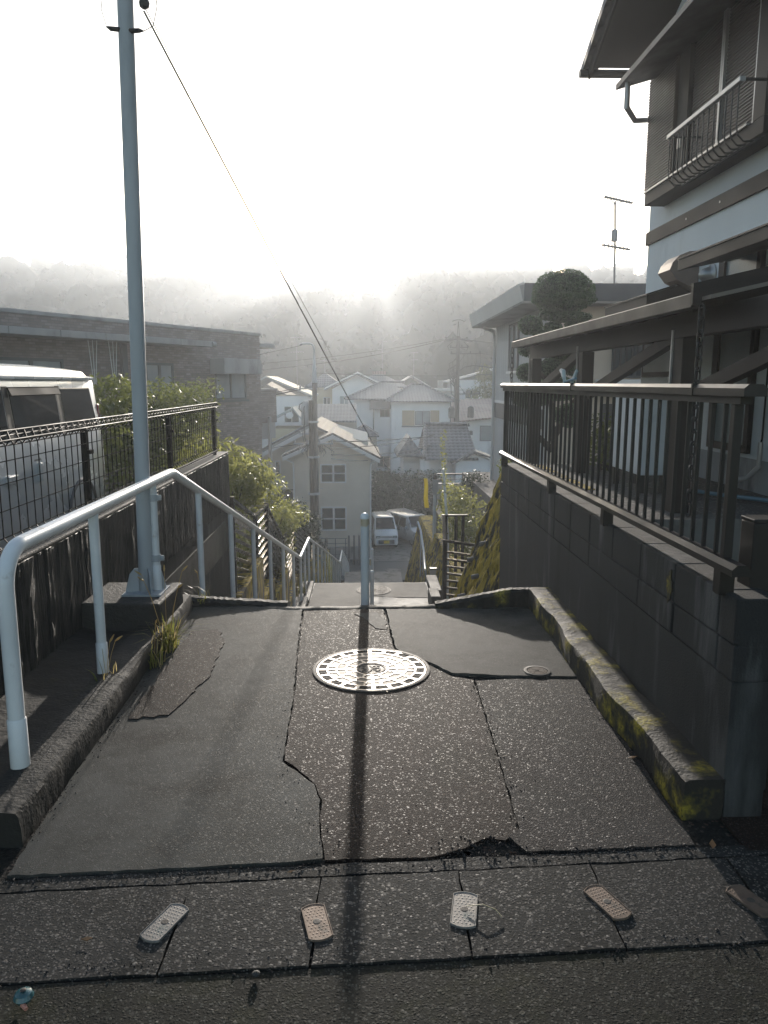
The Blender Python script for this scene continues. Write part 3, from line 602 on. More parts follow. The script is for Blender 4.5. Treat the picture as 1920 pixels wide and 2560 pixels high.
def manhole(name, loc, rad, label, m1, m2, rot=0.0, rings=4, segs=(20, 16, 12, 8), gly=True, hf=True):
    h = empty(name, loc, rot, label, 'manhole cover')
    MB().lathe([(rad, -0.05), (rad, 0.003), (rad - 0.004, 0.0042), (rad - 0.016, 0.0042), (rad - 0.018, 0.001), (rad - 0.018, -0.05)], n=48).build('ring_frame', m2, h, smooth=True)
    MB().cyl((0, 0, -0.04), (0, 0, 0.0015), rad - 0.020, n=48).build('plate', m2 if not hf else M['iron_mid'], h)
    mb = MB(); R1 = rad - 0.021; z0, z1 = 0.0015, 0.0034
    sector(mb, R1 - 0.010, R1, 0, math.pi, z0, z1, 24); sector(mb, R1 - 0.010, R1, math.pi, 2 * math.pi, z0, z1, 24)
    step = (R1 - 0.012 - rad * 0.27) / rings
    for k in range(rings):
        ro = R1 - 0.012 - k * step; n = segs[min(k, len(segs) - 1)]
        sector(mb, ro - step, ro - step + 0.008, 0, math.pi, z0, z1, 24); sector(mb, ro - step, ro - step + 0.008, math.pi, 2 * math.pi, z0, z1, 24)
        for j in range(n):
            a = 2 * math.pi * (j + 0.5 * (k % 2)) / n; u = Vector((math.cos(a), math.sin(a), 0))
            if k == 0: mb.bar(u * (ro - step + 0.006) + Vector((0, 0, 0.0024)), u * (ro + 0.002) + Vector((0, 0, 0.0024)), 0.020, 0.0019)
            else: mb.bar(u * (ro - step + 0.006) + Vector((0, 0, 0.0024)), u * (ro - step * 0.45) + Vector((0, 0, 0.0024)), 0.016, 0.0019); mb.bar(u * (ro - step * 0.35) + Vector((0, 0, 0.0024)), u * ro + Vector((0, 0, 0.0024)), 0.010, 0.0019)
    for a in (0.0, math.pi / 2, math.pi, 3 * math.pi / 2):
        u = Vector((math.cos(a), math.sin(a), 0)); mb.bar(u * rad * 0.26 + Vector((0, 0, 0.00245)), u * (R1 - 0.004) + Vector((0, 0, 0.00245)), 0.016, 0.0020)
    mb.build('raised_ribs', m1, h)
    if hf:      # sunk lifting pockets round the rim
        mb = MB(); ro = R1 - 0.012; n = segs[0]
        for j in range(n): sector(mb, ro - step + 0.010, ro - 0.001, 2 * math.pi * j / n + 0.05, 2 * math.pi * (j + 1) / n - 0.05, 0.0008, 0.0019, 4)
        mb.build('pocket', M['bed'], h)
    mb = MB(); rc = rad * 0.24
    sector(mb, rc - 0.007, rc, 0, math.pi, 0.0017, 0.0036, 20); sector(mb, rc - 0.007, rc, math.pi, 2 * math.pi, 0.0017, 0.0036, 20)
    if gly: strokes(mb, GLY, rc * 0.82, 0.0016, 0.0037, rc * 0.11)
    mb.build('emblem', m2 if hf else m1, h)
    return h
manhole('manhole_cover', (0.040, 3.972, 0.0005), 0.322, 'large round cast iron cover shining in the near pavement', M['iron_bright'], M['iron_dark'], rot=0.03)
manhole('manhole_cover', (0.19, 14.02, -2.345), 0.33, 'round patterned iron cover on the lower landing', M['iron_rust'], M['iron_dark'], segs=(26, 22, 18, 14), hf=False)
manhole('valve_cover', (0.941, 3.905, 0.0045), 0.073, 'small rusty round valve cover near the right kerb', M['iron_rust'], M['iron_dark'], rings=2, segs=(10, 8), hf=False)
def far_cover(x, y, r, label): 
    o = MB().lathe([(r, 0), (r, 0.012), (r - 0.04, 0.016), (r - 0.05, 0.010), (0.01, 0.010)], (0, 0, 0), 28).build('manhole_cover', M['concrete'], loc=(x, y, -8.296)); tag(o, label, 'manhole cover')
far_cover(1.55, 39.4, 0.42, 'pale round cover on the street at the foot of the stairs')
far_cover(0.95, 43.2, 0.30, 'small pale round cover just in front of the white van')

# --- slip-proof metal plates over the lifting holes of the gutter slabs
M['plate_bronze'] = mat('plate_bronze', (0.15, 0.108, 0.082), 0.6, 0.3, 18, 0.4, 200, 0.001, metal=0.5, dirt=(0.05, 0.05, 0.045), ds=14, dthr=0.55)
M['plate_steel'] = mat('plate_steel', (0.20, 0.185, 0.17), 0.6, 0.25, 18, 0.4, 200, 0.001, metal=0.4, dirt=(0.09, 0.115, 0.11), ds=14, dthr=0.55)
def plate(loc, rz, w, l, m, label):
    p = empty('step_plate', loc, rz, label, 'metal plate', 'metal plates along the gutter slabs')
    out = []
    for s in (1, -1):
        for i in range(9):
            t = -1 + i / 4; out.append((s * -t * w / 2, s * (l / 2 - 0.012 * t * t)))
    MB().prism([(x, y, -0.004) for x, y in out], (0, 0, 0.0075)).build('sheet', m, p, bevel=0.003)
    mb = MB(); rim = [(x * 0.95, y * 0.965, 0.0035) for x, y in out]; mb.tube(rim + rim[:1], 0.0016, 6, False); mb.build('rim', m, p, smooth=True)
    mb = MB()
    for i in range(5):
        for j in range(11):
            x = (i - 2) * w * 0.155 + (w * 0.04 if j % 2 else -w * 0.04); y = (j - 5) * l * 0.075
            if abs(x) < w * 0.13 and abs(y) < l * 0.10: continue
            mb.lathe([(0.0030, 0), (0.0020, 0.0005), (0.0008, 0.0006)], (x, y, 0.0035), 7)
    mb.build('grip_stud', m, p, smooth=True)
    mb = MB(); mb.lathe([(0.012, 0), (0.010, 0.0007), (0.0005, 0.0009)], (0, 0, 0.0035), 12); mb.build('bolt', M['iron_dark'], p); return p
plate((-0.582, 1.996, 0.0015), R(-24), 0.068, 0.165, M['plate_steel'], 'leftmost grey metal plate, tilted clockwise on the slab joint')
plate((-0.141, 1.985, 0.0015), R(14), 0.072, 0.158, M['plate_bronze'], 'rusty brown metal plate left of the middle slab')
plate((0.295, 2.026, 0.0015), R(-11), 0.076, 0.160, M['plate_steel'], 'straight grey plate at the middle joint with a dry stalk on it')
plate((0.731, 2.048, 0.0015), R(23), 0.070, 0.162, M['plate_bronze'], 'sunlit tarnished plate right of centre, tilted anticlockwise')
plate((1.168, 2.042, 0.0015), R(24), 0.068, 0.150, M['plate_bronze'], 'shaded plate at the far right of the slab row')
st = MB().tube([(0.30, 2.03, 0.012), (0.35, 2.025, 0.02), (0.385, 2.01, 0.014), (0.40, 1.985, 0.008)], 0.0015, 5).build('dry_stalk', mat('straw', (0.42, 0.34, 0.2), 0.6)); tag(st, 'thin dry stalk lying across the middle metal plate', 'stalk')
tr = empty('trinket', (-0.865, 1.715, 0.004), 0.5, 'small teal glassy bead with pink tip lying on the asphalt', 'trinket')
M['teal'] = mat('teal_gloss', (0.04, 0.11, 0.12), 0.2, 0.3, 40, coat=0.5)
MB().lathe([(0.004, 0.0), (0.020, 0.006), (0.025, 0.016), (0.020, 0.026), (0.006, 0.032)], n=16).build('bead', M['teal'], tr, smooth=True)
MB().lathe([(0.003, 0.031), (0.008, 0.034), (0.004, 0.036)], n=10).build('eye', M['iron_dark'], tr, smooth=True)
MB().tube([(-0.004, -0.018, 0.008), (0.002, -0.036, 0.006)], [0.007, 0.005], 8).build('tip', mat('pink', (0.5, 0.22, 0.16), 0.4), tr)
gp = empty('gate_post', (1.455, 2.70, -0.01), label='square dark brown gate post at the end of the block wall', cat='post')
MB().box(-0.048, 0.048, -0.048, 0.048, 0, 1.06).build('shaft', M['brown_alu'], gp, bevel=0.004)
MB().box(-0.050, 0.050, -0.050, 0.050, 1.061, 1.075).build('cap', M['brown_alu'], gp, bevel=0.003)
MB().tube([(0.05, -0.02, 0.62), (0.062, -0.03, 0.60), (0.055, -0.03, 0.57)], 0.006, 6).build('latch', M['dark_metal'], gp)
# ------------------------------------------------------------------ house on the right, pergola roof, garden things
M['stucco'] = mat('stucco', (0.66, 0.69, 0.71), 0.85, 0.06, 1.2, 0.35, 150, 0.003, dirt=(0.48, 0.50, 0.52), ds=0.9, dthr=0.55, stretch=(1, 1, 0.4))
M['footing'] = mat('footing', (0.30, 0.31, 0.32), 0.85, 0.2, 2.0, 0.3, 90, 0.003, dirt=(0.16, 0.165, 0.17), ds=3, dthr=0.5, stretch=(1, 1, 0.3))
M['brown_wood'] = mat('brown_wood', (0.019, 0.014, 0.012), 0.6, 0.3, 3, 0.3, 40, 0.003, spec=0.3, dirt=(0.030, 0.025, 0.022), ds=5, dthr=0.58, stretch=(1, 0.2, 0.3))
M['shutter'] = mat('shutter', (0.055, 0.037, 0.034), 0.5, 0.12, 2, 0, metal=0.0)
M['pale_alu'] = mat('pale_alu', (0.46, 0.44, 0.43), 0.42, 0.1, 3, metal=0.5)
M['roof_tile'] = tilemat('roof_tile', (0.085, 0.085, 0.09), 0.27)
M['soffit'] = mat('soffit', (0.042, 0.032, 0.027), 0.7, 0.15, 1.5)
M['frosted'] = glass('frosted', (0.22, 0.26, 0.27), 0.28, 0.8, 55)
M['glass_dark'] = glass('glass_dark', (0.05, 0.06, 0.065), 0.08)
M['glass_pale'] = glass('glass_pale', (0.25, 0.28, 0.30), 0.15)
M['steel_vent'] = mat('steel_vent', (0.34, 0.34, 0.33), 0.35, 0.15, 6, metal=0.9)
M['vent_brown'] = mat('vent_brown', (0.22, 0.17, 0.145), 0.4, 0.15, 4, metal=0.4)
h = empty('house', (3.6, 9.9, 0.55), label='large two storey house with pale blue grey stucco and brown shutters at the right edge', cat='house')
def W(mb, name, m, parent=None, **k):
    base = Vector((0, 0, 0)); p = parent or h; q = p
    while q is not None: base += Vector(q.location); q = q.parent
    o = mb.build(name, m, p, **k); o.location = -base; return o
W(MB().box(3.6, 9.5, 2.6, 9.9, 0.855, 5.50), 'wall', M['stucco'])
W(MB().box(3.615, 9.48, 2.62, 9.885, 0.0, 0.855), 'footing', M['footing'])
mb = MB(); mb.prism([(3.6, 2.6, 5.50), (3.6, 9.9, 5.50), (3.6, 6.25, 7.15)], (5.9, 0, 0)); W(mb, 'gable_wall', M['stucco'])
b_ = W(MB().box(3.572, 3.6, 2.6, 9.93, 3.25, 3.405).box(3.6, 9.5, 9.9, 9.93, 3.25, 3.405), 'belt_course', M['brown_wood'], bevel=0.004)
mb = MB()
for y in (7.9, 8.7): mb.cyl((3.571, y, 3.33), (3.566, y, 3.33), 0.012, n=8)
W(mb, 'bolt_cap', M['pale_alu'])
# main roof: gable with its ridge across the street, verge towards the path
def roof_slab(ya, za, yb, zb, x0, x1, t): return MB().prism([(x0, ya, za), (x0, yb, zb), (x0, yb, zb + t), (x0, ya, za + t)], (x1 - x0, 0, 0))
rf = W(roof_slab(6.25, 7.42, 10.40, 5.54, 2.86, 9.9, 0.05), 'roof', M['roof_tile'])
W(roof_slab(6.25, 7.42, 1.9, 5.44, 2.86, 9.9, 0.05), 'roof', M['roof_tile'])
for s in (0,):
    W(roof_slab(6.25, 7.36, 10.38, 5.49, 2.93, 9.8, 0.045), 'soffit', M['soffit']); W(roof_slab(6.25, 7.36, 1.92, 5.39, 2.93, 9.8, 0.045), 'soffit', M['soffit'])
W(roof_slab(6.25, 7.28, 10.44, 5.38, 2.90, 2.928, 0.15), 'bargeboard', M['brown_wood']); W(roof_slab(6.25, 7.28, 1.85, 5.28, 2.90, 2.928, 0.15), 'bargeboard', M['brown_wood'])
mb = MB(); k = 0
for i in range(16):     # verge tiles along the sloping edge
    y0 = 6.3 + i * 0.265; z0 = 7.42 - (y0 - 6.25) * 0.453 + 0.055
    mb.prism([(2.83, y0, z0 + 0.03), (2.83, y0 + 0.285, z0 + 0.03 - 0.13), (2.83, y0 + 0.285, z0 - 0.20), (2.83, y0, z0 - 0.07)], (0.20, 0, 0))
W(mb, 'verge_tile', M['roof_tile'])
mb = MB(); mb.tube([(2.80, 10.48, 5.46), (9.9, 10.48, 5.46)], 0.05, 10); W(mb, 'gutter', M['brown_alu'], smooth=True)
mb = MB()
for i in range(14): mb.lathe([(0.045, 0), (0.045, 0.05)], (2.95 + i * 0.27, 10.42, 5.55), 8, Matrix.Rotation(R(90), 3, 'X'))
W(mb, 'eave_tile_end', M['roof_tile'])
W(MB().box(2.915, 2.925, 8.95, 9.05, 5.88, 6.0), 'verge_vent', M['pale_alu'])
# shutter bay on the upper floor
bay = W(MB().box(3.36, 3.60, 6.72, 9.45, 3.62, 3.76), 'bay_sill', M['brown_wood'], bevel=0.006)
W(MB().box(3.352, 3.6, 8.66, 9.43, 3.775, 5.02), 'shutter_box', M['shutter'], bay)
def slats(mb, y0, y1, z0, z1, x, pitch, d):
    n = int((z1 - z0) / pitch)
    for i in range(n):
        z = z0 + i * pitch; mb.prism([(x, y0, z), (x - d, y0, z + pitch * 0.15), (x - d, y0, z + pitch * 0.55), (x, y0, z + pitch * 0.98)], (0, y1 - y0, 0))
def fix(o): return o
def Wc(mb, name, m, parent, **k): o = mb.build(name, m, parent, **k); return o       # child of a part that already sits at world offset
mb = MB(); slats(mb, 8.66, 9.43, 3.79, 5.0, 3.351, 0.030, 0.010); Wc(mb, 'box_slats', M['shutter'], bay)
for (y0, y1) in ((7.72, 8.38), (6.98, 7.64)):
    sh = W(MB().box(3.43, 3.47, y0, y1, 3.78, 4.98), 'shutter', M['shutter']); mb = MB(); slats(mb, y0 + 0.01, y1 - 0.01, 3.80, 4.97, 3.431, 0.030, 0.010); Wc(mb, 'slats', M['shutter'], sh)
mb = MB(); mb.box(3.40, 3.45, 7.645, 7.675, 3.77, 4.98).box(3.40, 3.45, 7.685, 7.715, 3.77, 4.98); W(mb, 'mullion', M['pale_alu'])
mb = MB(); mb.box(3.38, 3.45, 6.92, 6.975, 3.77, 4.98); W(mb, 'window_frame', M['pale_alu'])
mb = MB(); mb.box(3.36, 3.60, 6.72, 6.915, 3.761, 5.05).box(3.38, 3.6, 8.39, 8.655, 3.761, 5.02).box(3.36, 3.6, 6.72, 9.45, 5.021, 5.06); W(mb, 'bay_frame', M['brown_wood'])
W(MB().box(3.345, 3.36, 8.45, 8.52, 4.0, 4.10), 'latch_plate', M['pale_alu'])
W(MB().box(3.338, 3.37, 6.98, 9.44, 3.755, 3.775), 'sill_trim', M['pale_alu'])
W(MB().prism([(2.90, 9.28, 4.84), (2.90, 9.28, 4.90), (3.60, 9.28, 5.10), (3.60, 9.28, 5.04)], (0, -5.6, 0)), 'bay_canopy', M['brown_alu'])
W(MB().tube([(2.96, 9.05, 4.84), (2.96, 9.05, 4.58), (3.12, 9.22, 4.50), (3.62, 9.86, 4.72)], 0.028, 10), 'drainpipe', M['pale_alu'], smooth=True)
rail = W(MB().box(3.03, 3.08, 6.50, 8.0, 3.935, 3.975), 'window_guard', M['pale_alu'], bevel=0.006)
mb = MB()
for i in range(14):
    y = 6.56 + i * 0.108; mb.tube([(3.055, y, 3.93), (3.055, y, 3.62), (3.07, y, 3.55), (3.12, y, 3.50), (3.20, y, 3.50), (3.34, y, 3.56)], 0.007, 6, False)
mb.tube([(3.20, 6.52, 3.50), (3.20, 8.0, 3.50)], 0.009, 6)
for y in (6.52, 7.98): mb.tube([(3.055, y, 3.955), (3.37, y, 3.955)], 0.012, 6)
Wc(mb, 'guard_bars', M['dark_metal'], rail)
# awnings over the lower windows, vents
def awning(y0, y1, zf, xf):
    a = W(MB().prism([(xf, y1, zf - 0.10), (xf, y1, zf), (3.598, y1, zf + 0.16), (3.598, y1, zf + 0.02)], (0, y0 - y1, 0)), 'awning', M['brown_wood'], bevel=0.004)
    Wc(MB().prism([(xf - 0.012, y1 + 0.01, zf), (xf - 0.012, y1 + 0.01, zf + 0.014), (3.598, y1 + 0.01, zf + 0.175), (3.598, y1 + 0.01, zf + 0.161)], (0, y0 - y1 - 0.02, 0)), 'awning_sheet', M['brown_alu'], a)
awning(4.9, 7.44, 2.70, 3.0); awning(8.48, 9.93, 2.49, 3.1)
hd = W(MB().prism([(3.598, 8.34, 2.52), (3.36, 8.34, 2.64), (3.28, 8.34, 2.74), (3.31, 8.34, 2.82), (3.38, 8.34, 2.89), (3.48, 8.34, 2.93), (3.598, 8.34, 2.94)], (0, 0.34, 0)), 'range_hood_vent', M['vent_brown'], bevel=0.004)
W(MB().lathe([(0.115, 0), (0.112, 0.012), (0.085, 0.03), (0.075, 0.06), (0.060, 0.10), (0.035, 0.128), (0.004, 0.135)], (3.598, 8.03, 2.645), 20, Matrix.Rotation(R(-90), 3, 'Y')), 'bell_vent', M['steel_vent'], smooth=True)
# tall frosted window and its frame, rear window
wf = W(MB().box(3.55, 3.598, 7.66, 7.78, 0.95, 2.78).box(3.55, 3.598, 6.96, 7.03, 0.95, 2.78).box(3.55, 3.598, 6.96, 7.78, 2.72, 2.80).box(3.55, 3.598, 6.96, 7.78, 0.90, 0.97), 'window', M['brown_wood'])
Wc(MB().box(3.575, 3.597, 7.03, 7.66, 0.97, 2.72), 'pane', M['frosted'], wf)
wf = W(MB().box(3.55, 3.598, 8.65, 9.75, 1.62, 2.42), 'window', M['brown_wood']); Wc(MB().box(3.545, 3.549, 8.71, 9.69, 1.68, 2.36), 'pane', M['frosted'], wf)
wf = W(MB().box(3.50, 3.598, 4.9, 6.3, 0.86, 2.70), 'window', M['brown_wood']); Wc(MB().box(3.495, 3.499, 5.0, 6.2, 0.92, 2.62), 'pane', M['glass_dark'], wf)
W(MB().tube([(3.59, 6.75, 3.2), (3.585, 6.75, 1.05), (3.58, 6.78, 0.95)], 0.008, 6), 'cable', M['rubber'])
W(MB().tube([(3.58, 6.76, 1.02), (3.57, 6.74, 0.80), (3.52, 6.85, 0.68), (3.4, 6.95, 0.66)], 0.022, 8), 'pipe', M['pale_alu'], smooth=True)
# main pergola
pg = empty('pergola', (2.4, 8.2, 0.55), label='dark brown timber veranda roof on square posts beside the stucco house', cat='pergola')
def P_(mb, name, m, **k): o = mb.build(name, m, pg, **k); o.location = -Vector(pg.location); return o
M['poly_roof'] = mat('poly_roof', (0.16, 0.13, 0.11), 0.4, 0.1, 3)
P_(MB().prism([(2.20, 4.9, 2.075), (2.20, 4.9, 2.10), (3.54, 4.9, 2.40), (3.54, 4.9, 2.375)], (0, 6.3, 0)), 'roof_sheet', M['poly_roof'])
g_ = P_(MB().prism([(2.15, 5.08, 2.04), (2.15, 5.08, 2.125), (2.165, 5.08, 2.135), (2.165, 5.08, 2.065), (2.235, 5.08, 2.065), (2.235, 5.08, 2.12), (2.25, 5.08, 2.12), (2.25, 5.08, 2.04)], (0, 6.1, 0)), 'gutter', M['brown_alu'])
P_(MB().prism([(2.14, 5.03, 2.05), (2.14, 5.03, 2.185), (3.54, 5.03, 2.50), (3.54, 5.03, 2.36)], (0, 0.04, 0)), 'verge_board', M['brown_wood'])
P_(MB().prism([(2.17, 11.16, 2.05), (2.17, 11.16, 2.155), (3.54, 11.16, 2.46), (3.54, 11.16, 2.36)], (0, 0.04, 0)), 'verge_board', M['brown_wood'])
P_(MB().box(2.405, 2.52, 4.2, 11.12, 1.885, 2.07), 'beam', M['brown_wood'], bevel=0.006)
for i in range(10):
    y = 5.3 + i * 0.62; P_(MB().prism([(2.26, y, 2.03), (2.26, y, 2.085), (3.54, y, 2.37), (3.54, y, 2.30)], (0, 0.045, 0)), 'rafter', M['brown_wood'])
for y in (3.35, 5.76, 8.40, 10.88):
    p_ = P_(MB().box(2.40, 2.53, y, y + 0.20, 0.0 if y > 5 else -0.05, 1.884), 'post', M['brown_wood'], bevel=0.006)
    Wc(MB().box(2.385, 2.399, y + 0.175, y + 0.195, 0.6, 1.95), 'corner_trim', M['pale_alu'], p_)
for (ya, za, yb, zb) in ((10.86, 1.42, 8.62, 1.90), (8.38, 1.42, 5.98, 1.92), (5.74, 1.46, 3.56, 1.95)):
    P_(MB().bar((2.465, ya, za), (2.465, yb, zb), 0.075, 0.10), 'brace', M['brown_wood'], bevel=0.004)
def chain(name, x, y, zt, zb, s, label):
    c = empty(name, (x, y, zt), label=label, cat='rain chain'); n = int((zt - zb) / (s * 1.55)); mesh = None
    for i in range(n):
        a = 0.4 if i % 2 else 0.4 + math.pi / 2
        if mesh is None:
            pts = []
            for j in range(13):
                t = 2 * math.pi * j / 12; xx = math.cos(t) * s * 0.42; zz = math.sin(t) * s * 0.62 + (s * 0.38 if math.sin(t) > 0 else -s * 0.38); pts.append((xx, 0, zz))
            o = MB().tube(pts, s * 0.13, 7, False).build('link', M['dark_metal'], c, smooth=True); mesh = o
        else:
            o = mesh.copy(); COL.objects.link(o); o.parent = c
        o.location = (0, 0, -s - i * s * 1.55); o.rotation_euler = (0, 0, a)
    return c
chain('rain_chain', 2.20, 5.02, 2.05, 0.62, 0.052, 'thick dark rain chain hanging from the near corner of the brown veranda gutter')
chain('rain_chain', 2.13, 11.0, 2.05, 1.35, 0.045, 'thin rain chain at the far end of the veranda gutter by the topiary')
# water heater cabinet on the gravel
wh = empty('storage_unit', (2.65, 7.2, 0.55), label='white metal cabinet standing on the gravel behind the brown railing', cat='cabinet')
M['cab'] = mat('cab', (0.62, 0.64, 0.66), 0.4, 0.05, 3, dirt=(0.5, 0.52, 0.53), ds=3, dthr=0.6)
MB().box(-0.15, 0.15, -0.41, 0.41, 0.17, 0.95).build('body', M['cab'], wh, bevel=0.012)
MB().box(-0.158, -0.151, -0.39, -0.01, 0.20, 0.92).build('door_panel', M['cab'], wh, bevel=0.003); MB().box(-0.158, -0.151, 0.01, 0.39, 0.20, 0.92).build('door_panel', M['cab'], wh, bevel=0.003)
MB().box(-0.168, -0.158, -0.06, -0.035, 0.52, 0.62).build('handle', M['dark_metal'], wh)
for (x, y) in ((-0.11, -0.34), (0.11, -0.34), (-0.11, 0.34), (0.11, 0.34)): MB().box(x - 0.03, x + 0.03, y - 0.03, y + 0.03, 0, 0.17).build('leg', M['dark_metal'], wh)
hz = empty('hose', (2.9, 6.3, 0.56), label='pale blue hose lying at the foot of the house wall', cat='hose')
MB().tube([(0.1, 0.5, 0.02), (0.25, 0.2, 0.02), (0.4, -0.1, 0.03), (0.55, -0.3, 0.02)], 0.018, 8).build('tube', mat('hose_blue', (0.12, 0.20, 0.25), 0.4), hz, smooth=True)
# clothes pegs / glove hung on the railing
pgz = empty('peg_hanger', (1.30, 4.90, 1.547), label='blue plastic peg hanger with a rolled cloth on top of the brown railing', cat='peg hanger')
M['peg_blue'] = mat('peg_blue', (0.10, 0.22, 0.30), 0.35, 0.1, 9); M['peg_pale'] = mat('peg_pale', (0.36, 0.45, 0.48), 0.35, 0.1, 9); M['cloth'] = mat('cloth', (0.42, 0.43, 0.43), 0.9, 0.1, 9)
MB().tube([(0, 0.06, 0.035), (0.02, 0.16, 0.075), (0.02, 0.21, 0.085)], [0.012, 0.018, 0.013], 8).build('cloth_roll', M['cloth'], pgz, smooth=True)
for (a, b) in (((0.0, 0.03, 0.0), (-0.01, 0.035, 0.085)), ((0.02, -0.06, 0.0), (0.035, -0.115, 0.080))): MB().bar(a, b, 0.014, 0.020).build('peg', M['peg_pale'], pgz, bevel=0.003)
MB().bar((0.0, 0.03, 0.008), (0.02, -0.15, 0.030), 0.016, 0.014).build('peg_arm', M['peg_blue'], pgz, bevel=0.003)

# ------------------------------------------------------------------ leaf builder
def leaves(name, m, parent, clumps, n, size, loc=(0, 0, 0), shell=0.55, aspect=0.45, droop=0.0, seed=1, up=0.3, core=0, lumpy=1.0):
    g = np.random.default_rng(seed); cl = np.array(clumps, float); vol = cl[:, 3] * cl[:, 4] + cl[:, 4] * cl[:, 5]; pr_ = vol / vol.sum()
    idx = g.choice(len(cl), n, p=pr_); d = g.normal(size=(n, 3)); d /= np.linalg.norm(d, axis=1)[:, None]
    r = (shell + (1.04 - shell) * g.random(n) ** 0.6)[:, None]
    lump = 1 + lumpy * (0.10 * np.sin(d[:, :1] * 7 + idx[:, None]) + 0.08 * np.sin(d[:, 1:2] * 9 + idx[:, None] * 2))
    p = cl[idx, :3] + d * r * lump * cl[idx, 3:6]
    nrm = d + g.normal(size=(n, 3)) * 0.8 + np.array([0, 0, up]); nrm /= np.linalg.norm(nrm, axis=1)[:, None]
    t = np.cross(nrm, g.normal(size=(n, 3))); t[:, 2] -= droop; t -= nrm * (t * nrm).sum(1)[:, None]; t /= np.linalg.norm(t, axis=1)[:, None]
    b = np.cross(nrm, t); s = (size * (0.6 + 0.8 * g.random(n)))[:, None]
    V = np.stack([p - t * s, p + b * s * aspect + nrm * s * 0.1, p + t * s, p - b * s * aspect + nrm * s * 0.1], 1).reshape(-1, 3)
    I = np.arange(4 * n)
    if core:      # dense twiggy inside of each clump
        nu, nv = 9, 6; th = np.linspace(0.15, math.pi - 0.15, nv); ph = np.arange(nu) * 2 * math.pi / nu
        T, Q = np.meshgrid(th, ph, indexing='ij'); sph = np.stack([np.sin(T) * np.cos(Q), np.sin(T) * np.sin(Q), np.cos(T)], -1).reshape(-1, 3)
        cv = cl[:, None, :3] + sph[None] * cl[:, None, 3:6] * core * (1 + 0.16 * g.standard_normal((len(cl), nu * nv, 1)))
        f1 = np.array([(a * nu + b_, a * nu + (b_ + 1) % nu, (a + 1) * nu + (b_ + 1) % nu, (a + 1) * nu + b_) for a in range(nv - 1) for b_ in range(nu)])
        I = np.concatenate([I, (f1[None] + (np.arange(len(cl)) * nu * nv)[:, None, None] + 4 * n).ravel()]); V = np.concatenate([V, cv.reshape(-1, 3)])
    nf = len(I) // 4
    me = bpy.data.meshes.new(name); me.vertices.add(len(V)); me.vertices.foreach_set('co', V.ravel().astype(np.float32))
    me.loops.add(4 * nf); me.loops.foreach_set('vertex_index', I.astype(np.int32)); me.polygons.add(nf)
    me.polygons.foreach_set('loop_start', np.arange(0, 4 * nf, 4, dtype=np.int32)); me.polygons.foreach_set('loop_total', np.full(nf, 4, dtype=np.int32))
    me.update(calc_edges=True); me.validate(); me.materials.append(m)
    o = bpy.data.objects.new(name, me); COL.objects.link(o); o.location = loc
    if parent is not None: o.parent = parent
    return o
def stems(parent, pts_list, m, r0=0.02, name='stem'):
    for pts in pts_list: MB().tube(pts, [lerp(r0, r0 * 0.35, i / (len(pts) - 1)) for i in range(len(pts))], 7).build(name, m, parent, smooth=True)
M['bark'] = mat('bark', (0.06, 0.05, 0.04), 0.85, 0.3, 6, 0.8, 30, 0.01)
M['leaf_hedge'] = leafmat('leaf_hedge', (0.040, 0.065, 0.020), (0.11, 0.12, 0.035), trans=0.45)
M['leaf_yellow'] = leafmat('leaf_yellow', (0.085, 0.12, 0.030), (0.20, 0.20, 0.060), trans=0.55)
M['leaf_dark'] = leafmat('leaf_dark', (0.014, 0.026, 0.011), (0.034, 0.050, 0.020), trans=0.2)
M['leaf_pine'] = leafmat('leaf_pine', (0.034, 0.064, 0.034), (0.070, 0.108, 0.056), rough=0.6, trans=0.25)
M['leaf_far'] = leafmat('leaf_far', (0.034, 0.042, 0.026), (0.046, 0.054, 0.031), rough=0.95, trans=0.45, tcol=(0.04, 0.048, 0.029))

# topiary pine beyond the pergola: cloud pruned pads
tp = empty('topiary_tree', (3.25, 13.0, -0.9), label='cloud pruned topiary tree with a big round top pad behind the brown pergola', cat='tree')
stems(tp, [[(0, 0, 0), (0.05, 0, 1.2), (-0.05, 0.05, 2.2), (0.08, 0, 3.7)], [(0.0, 0, 2.3), (-0.3, 0, 2.7), (-0.5, 0, 3.0)], [(0, 0, 1.5), (0.3, 0.1, 2.0), (0.45, 0, 2.3)], [(0, 0, 1.3), (-0.4, 0, 1.7)]], M['bark'], 0.07, 'trunk')
pads = [(0.10, 0, 3.93, 0.50, 0.48, 0.36), (0.10, 0, 3.82, 0.51, 0.48, 0.14), (0.20, 0, 3.535, 0.36, 0.34, 0.085), (-0.16, 0.05, 3.57, 0.13, 0.2, 0.08), (-0.44, 0, 3.40, 0.20, 0.24, 0.15), (-0.06, 0, 3.37, 0.15, 0.2, 0.09), (0.38, 0.05, 3.42, 0.22, 0.22, 0.08), (-0.14, -0.05, 3.24, 0.25, 0.24, 0.09), (-0.46, 0, 3.00, 0.16, 0.2, 0.12), (0.16, 0, 2.96, 0.34, 0.3, 0.15), (-0.05, 0, 2.70, 0.24, 0.26, 0.16), (-0.48, 0, 2.62, 0.17, 0.2, 0.15), (0.38, 0, 2.68, 0.22, 0.25, 0.12), (0.05, -0.05, 2.35, 0.4, 0.3, 0.2), (-0.4, 0, 2.2, 0.3, 0.3, 0.18), (0.3, 0, 1.9, 0.3, 0.3, 0.2)]
leaves('crown', M['leaf_pine'], tp, pads, 26000, 0.022, shell=0.90, aspect=0.40, seed=3, lumpy=0.25)
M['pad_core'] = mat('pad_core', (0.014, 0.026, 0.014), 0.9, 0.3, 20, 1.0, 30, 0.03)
mb = MB()
